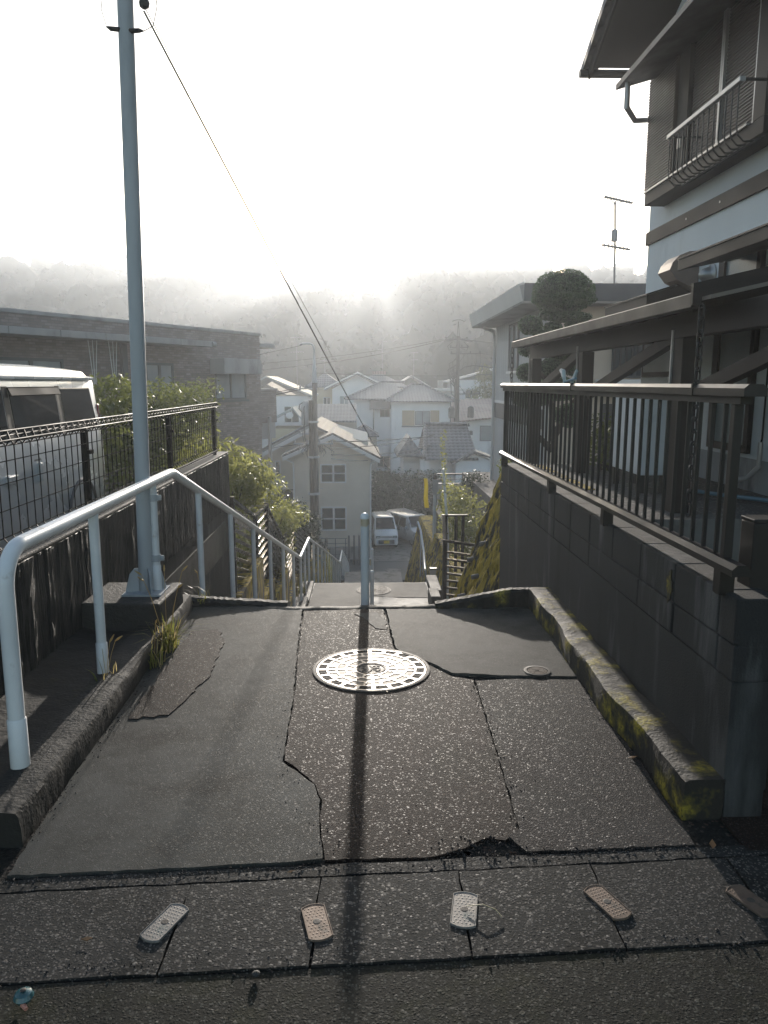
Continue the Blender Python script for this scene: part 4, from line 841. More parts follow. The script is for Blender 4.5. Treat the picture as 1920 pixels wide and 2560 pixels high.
for (x, y, z, a, b, c) in pads:
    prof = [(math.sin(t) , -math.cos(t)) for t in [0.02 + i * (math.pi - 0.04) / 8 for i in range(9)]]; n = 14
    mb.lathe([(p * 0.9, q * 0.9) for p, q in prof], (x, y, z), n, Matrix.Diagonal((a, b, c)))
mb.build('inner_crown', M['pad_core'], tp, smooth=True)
# ------------------------------------------------------------------ houses beyond
def frame_win(parent, a, b, z0, z1, y, fm, pm, mull=1, bars=0, t=0.05, axis='y', s=-1, depth=0.05, name='window'):
    # rectangle a..b x z0..z1 on the plane axis=y, facing side s
    def B(mb, a0, a1, z0_, z1_, d0, d1):
        lo, hi = sorted((y + s * d0, y + s * d1))
        return mb.box(a0, a1, lo, hi, z0_, z1_) if axis == 'y' else mb.box(lo, hi, a0, a1, z0_, z1_)
    mb = MB(); B(mb, a, b, z0, z0 + t, 0, depth); B(mb, a, b, z1 - t, z1, 0, depth); B(mb, a, a + t, z0 + t, z1 - t, 0, depth); B(mb, b - t, b, z0 + t, z1 - t, 0, depth)
    for i in range(mull):
        c = lerp(a, b, (i + 1) / (mull + 1)); B(mb, c - t * 0.7, c + t * 0.7, z0 + t, z1 - t, 0.001, depth - 0.002)
    for i in range(bars):
        c = lerp(z0, z1, (i + 1) / (bars + 1)); B(mb, a + t, b - t, c - t * 0.4, c + t * 0.4, 0.001, depth - 0.012)
    f = mb.build(name, fm, parent); B(mp := MB(), a + t, b - t, z0 + t, z1 - t, 0.0, 0.014); mp.build('pane', pm, f); return f
def gable(x0, x1, y0, y1, ze, zr, t=0.14, ridge='y', xr=None):
    mb = MB()
    if ridge == 'y':
        c = (x0 + x1) / 2 if xr is None else xr
        mb.prism([(x0, y0, ze), (c, y0, zr), (c, y0, zr + t), (x0, y0, ze + t)], (0, y1 - y0, 0)); mb.prism([(c, y0, zr), (x1, y0, ze), (x1, y0, ze + t), (c, y0, zr + t)], (0, y1 - y0, 0))
    else:
        c = (y0 + y1) / 2 if xr is None else xr
        mb.prism([(x0, y0, ze), (x0, c, zr), (x0, c, zr + t), (x0, y0, ze + t)], (x1 - x0, 0, 0)); mb.prism([(x0, c, zr), (x0, y1, ze), (x0, y1, ze + t), (x0, c, zr + t)], (x1 - x0, 0, 0))
    return mb
def hip(x0, x1, y0, y1, ze, zr, inset, ridge='x', t=0.12):
    mb = MB()
    if ridge == 'x': r0, r1 = (x0 + inset, (y0 + y1) / 2, zr), (x1 - inset, (y0 + y1) / 2, zr)
    else: r0, r1 = ((x0 + x1) / 2, y0 + inset, zr), ((x0 + x1) / 2, y1 - inset, zr)
    e = [(x0, y0, ze), (x1, y0, ze), (x1, y1, ze), (x0, y1, ze)]; lo = [(x, y, z - t) for x, y, z in e]
    v = e + [r0, r1] + lo
    f = [(0, 1, 5, 4), (1, 2, 5), (2, 3, 4, 5), (3, 0, 4)] if ridge == 'x' else [(0, 1, 4), (1, 2, 5, 4), (2, 3, 5), (3, 0, 4, 5)]
    f += [(0, 6, 7, 1), (1, 7, 8, 2), (2, 8, 9, 3), (3, 9, 6, 0), (6, 9, 8, 7)]
    return mb.add(v, f)
def ridge_cap(parent, a, b, m, r=0.13): return MB().tube([a, b], r, 8).build('ridge_cap', m, parent, smooth=True)
M['tile_grey'] = tilemat('tile_grey', (0.13, 0.135, 0.145), 0.30, light=2.0)
M['tile_dark'] = tilemat('tile_dark', (0.085, 0.090, 0.10), 0.34, light=2.6)
M['tile_sun_pink'] = tilemat('tile_sun_pink', (0.24, 0.17, 0.15), 0.34, light=1.8)  # pink of the sunlight mixed into the tile colour
M['metal_roof'] = mat('metal_roof', (0.30, 0.34, 0.36), 0.35, 0.1, 0.8, metal=0.3)
M['white_roof'] = mat('white_roof', (0.55, 0.55, 0.54), 0.4, 0.1, 0.8)
M['wall_white'] = mat('wall_white', (0.78, 0.77, 0.78), 0.85, 0.06, 0.6, dirt=(0.52, 0.52, 0.54), ds=0.5, dthr=0.58, stretch=(1, 1, 0.3))
M['wall_beige'] = mat('wall_beige', (0.62, 0.57, 0.49), 0.85, 0.07, 0.8, 0.4, 14, 0.03)
M['wall_yellow'] = mat('wall_yellow', (0.52, 0.46, 0.31), 0.85, 0.07, 0.6)
M['wall_tan'] = mat('wall_tan', (0.40, 0.36, 0.32), 0.85, 0.1, 0.6)
M['trim_white'] = mat('trim_white', (0.70, 0.70, 0.69), 0.6, 0.05, 2)
M['shutter_tan'] = mat('shutter_tan', (0.42, 0.31, 0.20), 0.6, 0.1, 2)
M['shade_grey'] = mat('shade_grey', (0.10, 0.10, 0.105), 0.6, 0.15, 2)
M['brick_tile'] = brickmat('brick_tile', (0.20, 0.155, 0.140), (0.33, 0.275, 0.25), (0.17, 0.155, 0.15), 0.22, 0.075, ms=0.008)
M['conc_pale'] = mat('conc_pale', (0.36, 0.345, 0.34), 0.8, 0.15, 1.2, 0.3, 40, 0.004, dirt=(0.24, 0.225, 0.22), ds=1.4, dthr=0.52, stretch=(1, 1, 0.4))

# --- neighbour house behind the topiary
h2 = empty('house', (3.9, 16.5, -2.5), label='flat roofed beige house with pale sheet siding behind the topiary tree', cat='house')
def siding():
    m, nt, N, L, P = newmat('siding'); tc = nt.nodes.new('ShaderNodeTexCoord'); sx = nt.nodes.new('ShaderNodeSeparateXYZ'); L.new(tc.outputs['Object'], sx.inputs[0])
    f = math_(nt, 'FRACT', math_(nt, 'MULTIPLY', math_(nt, 'ADD', sx.outputs[0], sx.outputs[1]), 3.3)); g = ramp(nt, f, [(0.0, 0.0), (0.06, 1.0), (0.94, 1.0), (1.0, 0.0)])
    n = noise(nt, tc.outputs['Object'], 0.8, 4); c = mix(nt, n.outputs['Fac'], (0.40, 0.405, 0.41), (0.50, 0.505, 0.51)); c = mix(nt, g, (0.30, 0.305, 0.31), c)
    L.new(c, P.inputs['Base Color']); P.inputs['Roughness'].default_value = 0.7; L.new(bump(nt, g, 0.5, 0.02), P.inputs['Normal']); return m
M['siding'] = siding(); M['stucco_tan'] = mat('stucco_tan', (0.50, 0.44, 0.37), 0.85, 0.08, 1, 0.3, 60, 0.004)
MB().box(0.0, 0.12, 0.0, 6.1, -2.0, 5.65).build('side_wall', M['siding'], h2); MB().box(0.121, 6.5, 0.02, 6.05, -2.0, 5.65).build('wall', M['stucco_tan'], h2)
MB().prism([(-0.62, -0.55, 5.66), (-0.70, -0.55, 6.02), (7, -0.55, 6.02), (7, -0.55, 5.66)], (0, 7.3, 0)).build('roof', M['conc_pale'], h2)
MB().prism([(-0.64, -0.56, 5.70), (-0.72, -0.56, 6.04), (-0.60, -0.56, 6.07), (-0.60, -0.56, 6.03), (-0.70, -0.56, 6.0), (-0.625, -0.56, 5.70)], (0, 7.32, 0)).build('fascia', M['white_roof'], h2)
MB().box(-0.60, 7.0, -0.575, -0.552, 5.70, 6.05).build('fascia', M['shade_grey'], h2)
MB().box(-0.02, -0.001, -0.005, 6.12, 3.05, 3.48).build('belt_course', M['shade_grey'], h2); MB().box(-0.035, -0.001, -0.005, 6.12, 3.481, 3.55).build('belt_trim', M['trim_white'], h2)
frame_win(h2, 2.75, 3.95, 4.35, 5.55, 0.0, M['shade_grey'], M['glass_pale'], 1, 0, 0.07, axis='x', s=-1)
MB().box(-0.09, -0.001, 2.70, 4.0, 4.29, 4.345).build('sill', M['trim_white'], h2)
MB().tube([(-0.40, 6.0, 5.62), (-0.10, 6.02, 5.52), (-0.06, 6.02, 5.3), (-0.06, 6.02, -2.0)], 0.045, 10).build('downpipe', M['siding'], h2, smooth=True)
MB().tube([(2.6, -0.08, 5.6), (2.6, -0.08, -1)], 0.045, 10).build('downpipe', M['stucco_tan'], h2, smooth=True)
wn_ = frame_win(h2, 1.45, 2.45, 4.15, 5.1, 0.02, M['shade_grey'], M['glass_dark'], 1, 0, 0.05)
mb = MB()
for i in range(9): mb.box(1.42 + i * 0.125, 1.46 + i * 0.125, -0.22, -0.19, 4.35, 5.05)
mb.box(1.40, 2.50, -0.225, -0.185, 4.30, 4.349).box(1.40, 2.50, -0.225, -0.185, 5.051, 5.10); mb.build('window_grille', M['dark_metal'], h2)
MB().box(1.1, 2.9, -0.5, 0.019, 3.85, 4.12).build('balcony_base', M['trim_white'], h2, bevel=0.02)
MB().box(1.3, 2.6, -0.03, 0.019, 2.2, 3.6).build('louvre_panel', M['shade_grey'], h2)
an = empty('tv_antenna', (6.13, 19.0, 3.53), label='tall rooftop TV antenna with two crossbars above the beige house', cat='antenna')
M['ant'] = mat('ant', (0.20, 0.20, 0.21), 0.5, metal=0.5)
MB().tube([(0, 0, 0.25), (-0.03, 0, 1.25), (-0.08, 0, 2.30)], 0.024, 8).build('mast', M['ant'], an)
mb = MB()
for a in (0.3, 2.4, 4.5): mb.tube([(0.17 * math.cos(a), 0.17 * math.sin(a), 0), (0.02 * math.cos(a), 0.02 * math.sin(a), 0.3)], 0.014, 6)
mb.build('tripod_foot', M['ant'], an)
mb = MB(); mb.bar((-0.34, 0, 2.40), (0.36, 0.05, 2.27), 0.04, 0.04)
for i in range(9): x = -0.32 + i * 0.08; mb.tube([(x, -0.22, 2.395 - (x + .34) * .186), (x, 0.22, 2.395 - (x + .34) * .186)], 0.010, 5)
mb.tube([(-0.33, 0, 2.30), (-0.30, 0, 2.50)], 0.011, 5); mb.tube([(-0.2, 0, 2.36), (-0.1, 0, 2.24), (0.02, 0, 2.24), (0.1, 0, 2.30)], 0.011, 5); mb.build('upper_array', M['ant'], an)
mb = MB(); mb.bar((-0.35, 0, 1.30), (0.36, 0.05, 1.20), 0.04, 0.04)
for i in range(8): x = -0.33 + i * 0.095; mb.tube([(x, -0.3, 1.30 - (x + .35) * .14), (x, 0.3, 1.30 - (x + .35) * .14)], 0.010, 5)
mb.tube([(-0.19, 0, 1.08), (-0.19, 0, 1.48)], 0.011, 5); mb.build('lower_array', M['ant'], an)
MB().lathe([(0.07, 0), (0.075, 0.02), (0.075, 0.24), (0.06, 0.27)], (-0.055, 0, 1.38), 12).build('booster', M['conc_pale'], an, smooth=True)

# --- long brick building on the left
bb = empty('brick_building', (-3.96, 30.0, -3.0), math.atan2(0.886, 0.463), label='long low building clad in brown brick tile with a pale concrete canopy on the left', cat='building')
MB().box(-18, 0, 0, 9, -6, 6.32).build('wall', M['brick_tile'], bb)
MB().box(-18.05, 0.05, -0.05, 9.05, 6.321, 6.43).build('coping', M['conc_pale'], bb, bevel=0.02)
MB().box(-18.02, 0.02, -0.02, -0.001, 5.98, 6.06).build('string_course', M['brick_tile'], bb)
MB().box(-18.02, 0.02, -0.025, -0.001, 2.86, 2.98).build('string_course', M['brick_tile'], bb)
for i in range(9):
    x1 = -4.0 - i * 1.55; MB().box(x1 - 1.535, x1, -0.92, -0.001, 5.73, 5.91).build('canopy_slab', M['conc_pale'], bb, bevel=0.01)
MB().tube([(-3.98, -0.86, 5.82), (-3.80, -0.86, 5.82)], 0.09, 12).build('canopy_end', M['conc_pale'], bb, smooth=True)
MB().box(-3.03, -0.80, -0.64, -0.001, 4.86, 5.40).build('window_hood', M['conc_pale'], bb, bevel=0.015)
frame_win(bb, -2.82, -1.00, 3.95, 5.12, 0.0, M['shade_grey'], M['glass_pale'], 1, 0, 0.06)
MB().box(-2.95, -0.9, -0.10, -0.001, 3.86, 3.94).build('sill', M['shade_grey'], bb)
for (a, b, z0, z1) in ((-6.25, -4.95, 3.7, 5.18), (-11.5, -9.4, 3.6, 5.2), (-15.0, -13.0, 3.6, 5.2)): frame_win(bb, a, b, z0, z1, 0.0, M['shade_grey'], M['glass_pale'], 1, 0, 0.08)
MB().box(-7.25, -7.05, -0.12, -0.001, 2.0, 5.7).build('downpipe', M['shade_grey'], bb)
mb = MB()
for x in (-8.0, -8.75, -11.9): 
    for d in (-0.10, 0.0, 0.10): mb.tube([(x + d * 0.3, -0.5, 4.45), (x + d * 1.6, -0.5, 5.73)], 0.010, 5)
    mb.tube([(x - 0.12, -0.5, 4.45), (x + 0.12, -0.5, 4.45)], 0.014, 6)
mb.build('laundry_hanger', M['trim_white'], bb)
MB().box(0.001, 1.35, 0.2, 3.0, 5.90, 6.10).build('side_canopy', M['conc_pale'], bb, bevel=0.05)
MB().box(0.001, 1.65, 0.4, 3.0, 2.95, 4.25).build('balcony', M['brick_tile'], bb); MB().box(0.001, 1.70, 0.35, 3.05, 4.251, 4.33).build('balcony_coping', M['conc_pale'], bb, bevel=0.01)
MB().box(0.001, 1.6, 0.45, 2.9, 2.3, 2.949).build('balcony_soffit', M['conc_pale'], bb)
MB().cyl((0.9, 0.25, -4), (0.9, 0.25, 3.2), 0.075, n=12).build('drain_stack', M['conc_pale'], bb, smooth=True)

# --- beige two-gabled house at the foot of the stairs
A = empty('gable_house', (-1.70, 42.0, -8.3), label='beige two storey house with white trimmed gables at the foot of the stairs', cat='house')
mb = MB(); mb.prism([(-2.12, 0, 0), (2.12, 0, 0), (2.12, 0, 6.05), (0.05, 0, 6.98), (-2.12, 0, 5.98)], (0, 6, 0)); mb.build('wall', M['wall_beige'], A)
mb = MB(); mb.prism([(-3.6, 3.0, 0), (2.0, 3.0, 0), (2.0, 3.0, 6.4), (-1.25, 3.0, 7.25), (-6.4, 3.0, 4.6), (-6.4, 3.0, 0)], (0, 9, 0)); mb.build('wing_wall', M['wall_beige'], A)
def rake(parent, p, q, w, m, y, t=0.07):      # white bargeboard under a roof edge
    MB().prism([(p[0], y, p[1]), (q[0], y, q[1]), (q[0], y, q[1] - w), (p[0], y, p[1] - w)], (0, -t, 0)).build('bargeboard', m, parent)
MB().prism([(-2.70, -0.5, 5.86), (0.05, -0.5, 7.06), (0.05, -0.5, 7.18), (-2.75, -0.5, 5.96)], (0, 6.5, 0)).build('roof', M['tile_dark'], A)
MB().prism([(0.05, -0.5, 7.06), (2.62, -0.5, 5.72), (2.66, -0.5, 5.82), (0.05, -0.5, 7.18)], (0, 6.5, 0)).build('roof', M['tile_dark'], A)
rake(A, (-2.70, 5.86), (0.05, 7.055), 0.22, M['trim_white'], -0.44); rake(A, (0.05, 7.055), (2.62, 5.715), 0.22, M['trim_white'], -0.44)
MB().prism([(-7.6, 2.4, 4.05), (-1.25, 2.4, 7.36), (-1.25, 2.4, 7.5), (-7.65, 2.4, 4.18)], (0, 10, 0)).build('wing_roof', M['metal_roof'], A)
MB().prism([(-1.25, 2.4, 7.36), (2.2, 2.4, 5.70), (2.2, 2.4, 5.82), (-1.25, 2.4, 7.5)], (0, 10, 0)).build('wing_roof', M['tile_dark'], A)
rake(A, (-7.6, 4.05), (-1.25, 7.355), 0.24, M['trim_white'], 2.46); MB().prism([(-7.62, 2.30, 4.17), (-1.25, 2.30, 7.50), (-1.25, 2.30, 7.62), (-7.62, 2.30, 4.29)], (0, 0.25, 0)).build('verge_tile', M['tile_dark'], A)
for (z0, z1) in ((4.36, 5.42), (1.66, 3.02)):
    frame_win(A, -0.68, 0.76, z0, z1, 0.0, M['trim_white'], M['glass_dark'], 1, 1, 0.075)
frame_win(A, -3.50, -3.20, 4.4, 5.3, 3.0, M['trim_white'], M['glass_dark'], 0, 0, 0.05)
MB().box(-2.16, 2.16, -0.03, -0.001, 0, 0.75).build('plinth', M['footing'], A)
MB().tube([(2.45, -0.45, 5.62), (2.12, -0.1, 5.45), (2.10, -0.06, 5.2), (2.10, -0.06, 0)], 0.045, 8).build('downpipe', M['trim_white'], A, smooth=True)
MB().tube([(-2.6, -0.45, 5.75), (-2.16, -0.1, 5.5), (-2.15, -0.06, 5.2), (-2.15, -0.06, 0)], 0.045, 8).build('downpipe', M['trim_white'], A, smooth=True)
MB().box(-3.4, -2.3, 2.9, 2.99, 0.3, 3.6).build('timber_screen', M['shade_grey'], A)
# little slatted fence in front of it
sf = empty('slat_fence', (-0.9, 40.6, -8.3), label='low grey mesh fence with square posts in front of the beige gable house', cat='fence')
mb = MB()
for i in range(4): mb.box(0.05 + i * 0.28, 0.15 + i * 0.28, 0, 0.1, 0, 1.65)
mb.build('tall_slat', M['shade_grey'], sf)
for i in range(5): MB().box(-2.3 + i * 0.55, -2.26 + i * 0.55, 0, 0.04, 0, 1.5).build('post', M['shade_grey'], sf)
mb = MB()
for z in (0.3, 0.6, 0.9, 1.2, 1.48): mb.box(-2.3, 0.02, 0.01, 0.03, z, z + 0.025)
mb.build('rail', M['shade_grey'], sf)

def simple_house(name, loc, rz, label, wm, boxes, roofs, wins=(), extra=None):
    h = empty(name, loc, rz, label, 'house', 'houses in the hazy valley')
    for b in boxes: MB().box(*b).build('wall', wm, h)
    for mb, m in roofs: mb.build('roof', m, h)
    for w_ in wins: frame_win(h, *w_)
    if extra: extra(h)
    return h
TW, GD, GP = M['trim_white'], M['glass_dark'], M['glass_pale']
# C: house with sun glare on its roof, behind the brick building
def exC(h):
    MB().lathe([(0.30, 0.0), (0.27, 0.03), (0.15, 0.085), (0.03, 0.10)], (1.35, -0.35, 6.2), 16, Matrix.Rotation(R(70), 3, 'X')).build('satellite_dish', M['trim_white'], h, smooth=True)
    MB().box(1.9, 3.1, -1.2, -0.01, 4.2, 5.2).build('balcony', M['wall_white'], h)
simple_house('white_house', (-7.2, 61.5, -7.2), 0.0, 'white house with sun glare on its roof just right of the brick building', M['wall_white'],
             [(-1.6, 2.9, 0, 7, -1.5, 7.7)], [(gable(-3.2, 3.2, -0.6, 7.8, 7.65, 9.15, xr=-0.4), M['metal_roof'])], [(0.9, 2.1, 5.6, 6.9, 0.0, TW, GD, 1)], exC)
simple_house('grey_roof_house', (-5.6, 55.0, -7.8), 0.0, 'small house with a plain grey roof tucked behind the beige gable house', M['wall_yellow'],
             [(-1.0, 1.4, 0, 4, -1.0, 6.1)], [(gable(-2.4, 1.9, -0.4, 4.5, 5.9, 7.5, xr=0.6), M['metal_roof'])])
# E: yellow and white houses higher up
simple_house('yellow_house', (-4.5, 95.0, -6.0), 0.0, 'yellowish house with a hipped roof left of the white gable house', M['wall_yellow'],
             [(-1.6, 1.4, 0, 6, -1, 7.1)], [(hip(-2.6, 2.2, -0.8, 6.8, 7.1, 8.8, 2.0, 'y'), M['tile_grey'])], [(-0.4, 0.5, 4.7, 5.8, 0.0, TW, GD, 1)])
simple_house('white_gable_house', (-0.6, 93.0, -6.0), 0.0, 'white house with a steep bright edged gable in the middle of the valley', M['wall_white'],
             [(-3.1, 3.0, 0, 8, -1, 6.8)], [(gable(-4.0, 4.0, -0.8, 8.5, 6.65, 8.55), M['tile_grey']), (gable(-4.05, 4.05, -0.9, -0.78, 6.75, 8.65, 0.2), TW)], [(-2.2, -1.1, 4.0, 6.0, 0.0, TW, GP, 1)],
             lambda h: MB().prism([(-3.1, 0, 6.8), (3.0, 0, 6.8), (-0.05, 0, 8.5)], (0, 0.3, 0)).build('gable_wall', M['wall_white'], h))
# F: large white house with hipped tile roofs
def exF(h):
    w = MB().box(3.25, 8.95, -1.8, 0.02, -1.5, 6.75).build('wing_wall', M['wall_white'], h)
    hip(2.55, 9.5, -2.5, 6.5, 6.85, 8.35, 2.9, 'x').build('wing_roof', M['tile_grey'], h); ridge_cap(h, (5.4, 2.0, 8.4), (6.65, 2.0, 8.4), M['tile_dark']); ridge_cap(h, (2.4, 4.2, 8.65), (4.9, 4.2, 8.65), M['tile_dark'])
    ridge_cap(h, (2.55, -2.5, 6.88), (5.4, 2.0, 8.4), M['tile_dark'], 0.1); ridge_cap(h, (9.5, -2.5, 6.88), (6.65, 2.0, 8.4), M['tile_dark'], 0.1)
    ridge_cap(h, (-1.3, -0.7, 7.05), (2.4, 4.2, 8.65), M['tile_dark'], 0.1)
    f = frame_win(h, 5.55, 7.0, 4.5, 5.85, -1.8, M['shade_grey'], GP, 1, 0, 0.06)
    MB().box(4.3, 5.5, -1.87, -1.801, 4.45, 5.9).build('shutter', M['shutter_tan'], h); MB().box(7.05, 7.9, -1.87, -1.801, 4.45, 5.9).build('shutter', M['shutter_tan'], h)
    MB().box(4.25, 7.95, -2.0, -1.801, 4.33, 4.44).build('sill', M['shade_grey'], h)
    MB().prism([(1.15, -1.0, 6.0), (1.15, -0.001, 6.0), (1.15, -0.001, 6.9), (1.15, -0.9, 6.75)], (2.05, 0, 0)).build('balcony_hood', M['shade_grey'], h)
    frame_win(h, 2.2, 3.15, 5.2, 5.95, 0.0, M['shade_grey'], GD, 1, 0, 0.05); frame_win(h, 1.9, 3.2, 0.2, 1.3, 0.0, M['wall_tan'], GD, 1, 0, 0.06)
    MB().tube([(1.55, -0.06, 6), (1.55, -0.06, -1.4)], 0.05, 8).build('downpipe', M['shade_grey'], h, smooth=True); MB().tube([(9.0, -1.85, 6.7), (9.0, -1.85, -1)], 0.05, 8).build('downpipe', M['shade_grey'], h, smooth=True)
    MB().box(-1.0, -0.45, 0.5, 2.2, 4.2, 6.0).build('side_window', M['shade_grey'], h)
simple_house('white_house', (-0.5, 76.0, -7.0), 0.0, 'large white house with hipped grey tile roofs and tan window shutters', M['wall_white'],
             [(-0.4, 4.5, 0, 7.5, -1.5, 6.9)], [(hip(-1.3, 6.5, -0.7, 9.0, 7.02, 8.6, 3.6, 'x'), M['tile_grey'])], (), exF)
simple_house('hip_roof_house', (1.8, 96.0, -6.0), 0.0, 'house whose hipped roof and top ridge rise behind the large white house', M['wall_tan'],
             [(-3.0, 3.3, 0, 7, -1, 7.0)], [(hip(-3.7, 4.0, -0.8, 8, 7.06, 8.7, 3.4, 'x'), M['tile_grey'])], (), lambda h: (MB().box(-0.6, 1.2, 3.2, 4.0, 8.6, 9.0).build('ridge_vent', M['tile_sun_pink'], h), ridge_cap(h, (-0.3, 3.6, 8.8), (0.6, 3.6, 8.8), M['tile_dark'])))
# H: lower tile roof left of it
def exH(h):
    hip(1.0, 3.6, -1.6, 2.6, 4.4, 5.3, 1.0, 'y').build('porch_roof', M['tile_dark'], h); MB().box(1.2, 3.4, -1.2, 0.0, -1, 4.3).build('porch_wall', M['wall_tan'], h)
simple_house('tile_roof_house', (-2.2, 68.0, -7.4), 0.0, 'house with a sloping grey tile roof left of the large white house', M['wall_tan'],
             [(-1.7, 1.6, 0, 6, -1.5, 5.55)], [(MB().prism([(-2.0, -0.5, 5.5), (-2.0, 3.2, 6.9), (-2.0, 3.2, 7.03), (-2.0, -0.5, 5.64)], (3.6, 0, 0)), M['tile_grey'])], [(-0.6, 0.7, 3.2, 4.6, 0.0, M['shade_grey'], GD, 1)], exH)
# I: low dark tile roofs near the right pole
def exI(h):
    MB().prism([(3.0, -1.5, 2.05), (4.7, -1.5, 2.9), (6.3, -1.5, 2.35), (6.3, -1.5, 2.5), (4.7, -1.5, 3.06), (3.0, -1.5, 2.2)], (0, 4.5, 0)).build('wing_roof', M['tile_dark'], h)
    MB().prism([(3.3, -1.0, -2), (6.0, -1.0, -2), (6.0, -1.0, 2.3), (4.7, -1.0, 2.8), (3.3, -1.0, 2.1)], (0, 3.0, 0)).build('wing_wall', M['wall_white'], h)
    ridge_cap(h, (1.1, 2.6, 4.9), (4.6, 2.6, 4.9), M['tile_dark'], 0.16); ridge_cap(h, (0.9, -1.2, 2.55), (1.2, 2.6, 4.85), M['tile_dark'], 0.13)
    hip(-1.2, 0.85, -1.0, 4.5, 2.7, 4.1, 0.9, 'y').build('side_roof', M['tile_dark'], h)
    frame_win(h, 4.9, 5.8, -0.6, 0.6, -1.0, M['shade_grey'], GD, 1, 0, 0.06); MB().box(0.6, 1.3, -0.8, -0.3, -2, 2.4).build('porch_column', M['wall_white'], h)
simple_house('low_tile_house', (3.75, 58.5, -6.6), 0.0, 'low house with broad dark pantile roofs in front of the right utility pole', M['wall_white'],
             [(-0.6, 4.8, 0.2, 6, -2, 2.6)], [(MB().prism([(0.9, -1.2, 2.35), (1.1, 2.6, 4.72), (4.6, 2.6, 4.72), (5.0, -1.2, 2.35)], (0, 0.1, 0.12)), M['tile_dark']), (MB().prism([(1.1, 2.62, 4.74), (4.6, 2.62, 4.74), (5, 6.4, 2.4), (0.9, 6.4, 2.4)], (0, 0.02, 0.12)), M['tile_dark'])], (), exI)
# J: tile roof at the right, pink sunlight painted into its colour
def exJ(h):
    frame_win(h, 2.1, 3.6, 2.9, 4.5, 0.0, M['shade_grey'], GP, 0, 0, 0.08); MB().box(-1.3, 1.2, -1.0, 0, 3.6, 4.0).build('eave_board', M['shade_grey'], h)
simple_house('sun_pink_tile_house', (10.2, 80.0, -7.4), 0.0, 'white house with a tile roof painted sunlit pink beside the right utility pole', M['wall_white'],
             [(-0.6, 6, 0, 7, -1, 5.3)], [(MB().prism([(-1.9, -0.8, 4.7), (-0.2, 4.5, 6.95), (6.5, 4.5, 7.2), (6.5, -0.8, 5.6)], (0, 0, 0.16)), M['tile_sun_pink']), (MB().prism([(-0.2, 4.52, 6.97), (6.5, 4.52, 7.2), (6.5, 8, 5), (-0.8, 8, 5)], (0, 0, 0.15)), M['tile_sun_pink'])], (), exJ)
simple_house('flat_roof_house', (9.5, 110.0, -5.6), 0.0, 'low house with pale flat roofs behind the large white house', M['wall_white'],
             [(-4, 4.5, 0, 8, -1, 5.9)], [(MB().box(-4.6, 5.2, -1, 9, 6.0, 6.35), M['white_roof']), (gable(-5.2, 0.5, 2, 10, 6.4, 8.1), M['white_roof'])], [(0, 2, 3.6, 5.2, 0.0, TW, GD, 1)], lambda h: MB().box(1.6, 2.3, 3, 4, 6.36, 7.5).build('chimney', M['wall_tan'], h))
simple_house('grey_house', (18.0, 120.0, -5.4), 0.0, 'pale house with a long sloping roof far off beside the round tree at the right', M['wall_white'],
             [(-4, 4, 0, 7, -1, 7.4)], [(MB().prism([(-5, -0.8, 7.0), (6, -0.8, 9.8), (6, -0.8, 10.0), (-5, -0.8, 7.2)], (0, 8, 0)), M['white_roof'])], [(-2, 0, 4.5, 6, 0.0, TW, GD, 1)])
simple_house('valley_house', (-11.5, 80.0, -7.0), 0.0, 'dim house with a grey ridge roof half hidden behind the brick building', M['wall_tan'],
             [(-3, 4.4, 0, 7, -1, 6.6)], [(gable(-3.6, 5.0, -0.7, 7.6, 6.5, 8.8), M['tile_grey'])])
# ------------------------------------------------------------------ vehicles
M['paint_silver'] = mat('paint_silver', (0.66, 0.68, 0.70), 0.28, 0.04, 1.5, metal=0.25, coat=0.6)
M['paint_white'] = mat('paint_white', (0.72, 0.73, 0.75), 0.3, 0.03, 1.5, coat=0.6)
M['paint_grey'] = mat('paint_grey', (0.42, 0.44, 0.46), 0.3, 0.04, 1.5, metal=0.3, coat=0.6)
M['car_glass'] = glass('car_glass', (0.012, 0.014, 0.016), 0.05)
M['lamp'] = mat('lamp', (0.55, 0.58, 0.62), 0.12, 0.1, 20, coat=1.0)
M['lamp_dark'] = mat('lamp_dark', (0.05, 0.055, 0.06), 0.15, 0.1, 20, coat=1.0)
M['plate_yellow'] = mat('plate_yellow', (0.62, 0.46, 0.04), 0.45)
M['plate_ink'] = mat('plate_ink', (0.02, 0.02, 0.02), 0.5)
M['visor'] = mat('visor', (0.012, 0.012, 0.013), 0.7, spec=0.05)
M['rim'] = mat('rim', (0.35, 0.36, 0.37), 0.35, metal=0.8)
def loft(secs, mirror=True):
    # secs: list of (y, [(x,z)...]) half sections from the bottom to the roof centre
    mb = MB(); n = len(secs[0][1]); vs = []
    for y, s in secs: vs += [(x, y, z) for x, z in s] + [(-x, y, z) for x, z in reversed(s)]
    k = 2 * n; m = len(secs)
    fs = [(i * k + j, i * k + (j + 1) % k, (i + 1) * k + (j + 1) % k, (i + 1) * k + j) for i in range(m - 1) for j in range(k)]
    fs += [tuple(range(k - 1, -1, -1)), tuple(range((m - 1) * k, m * k))]
    return mb.add(vs, fs)
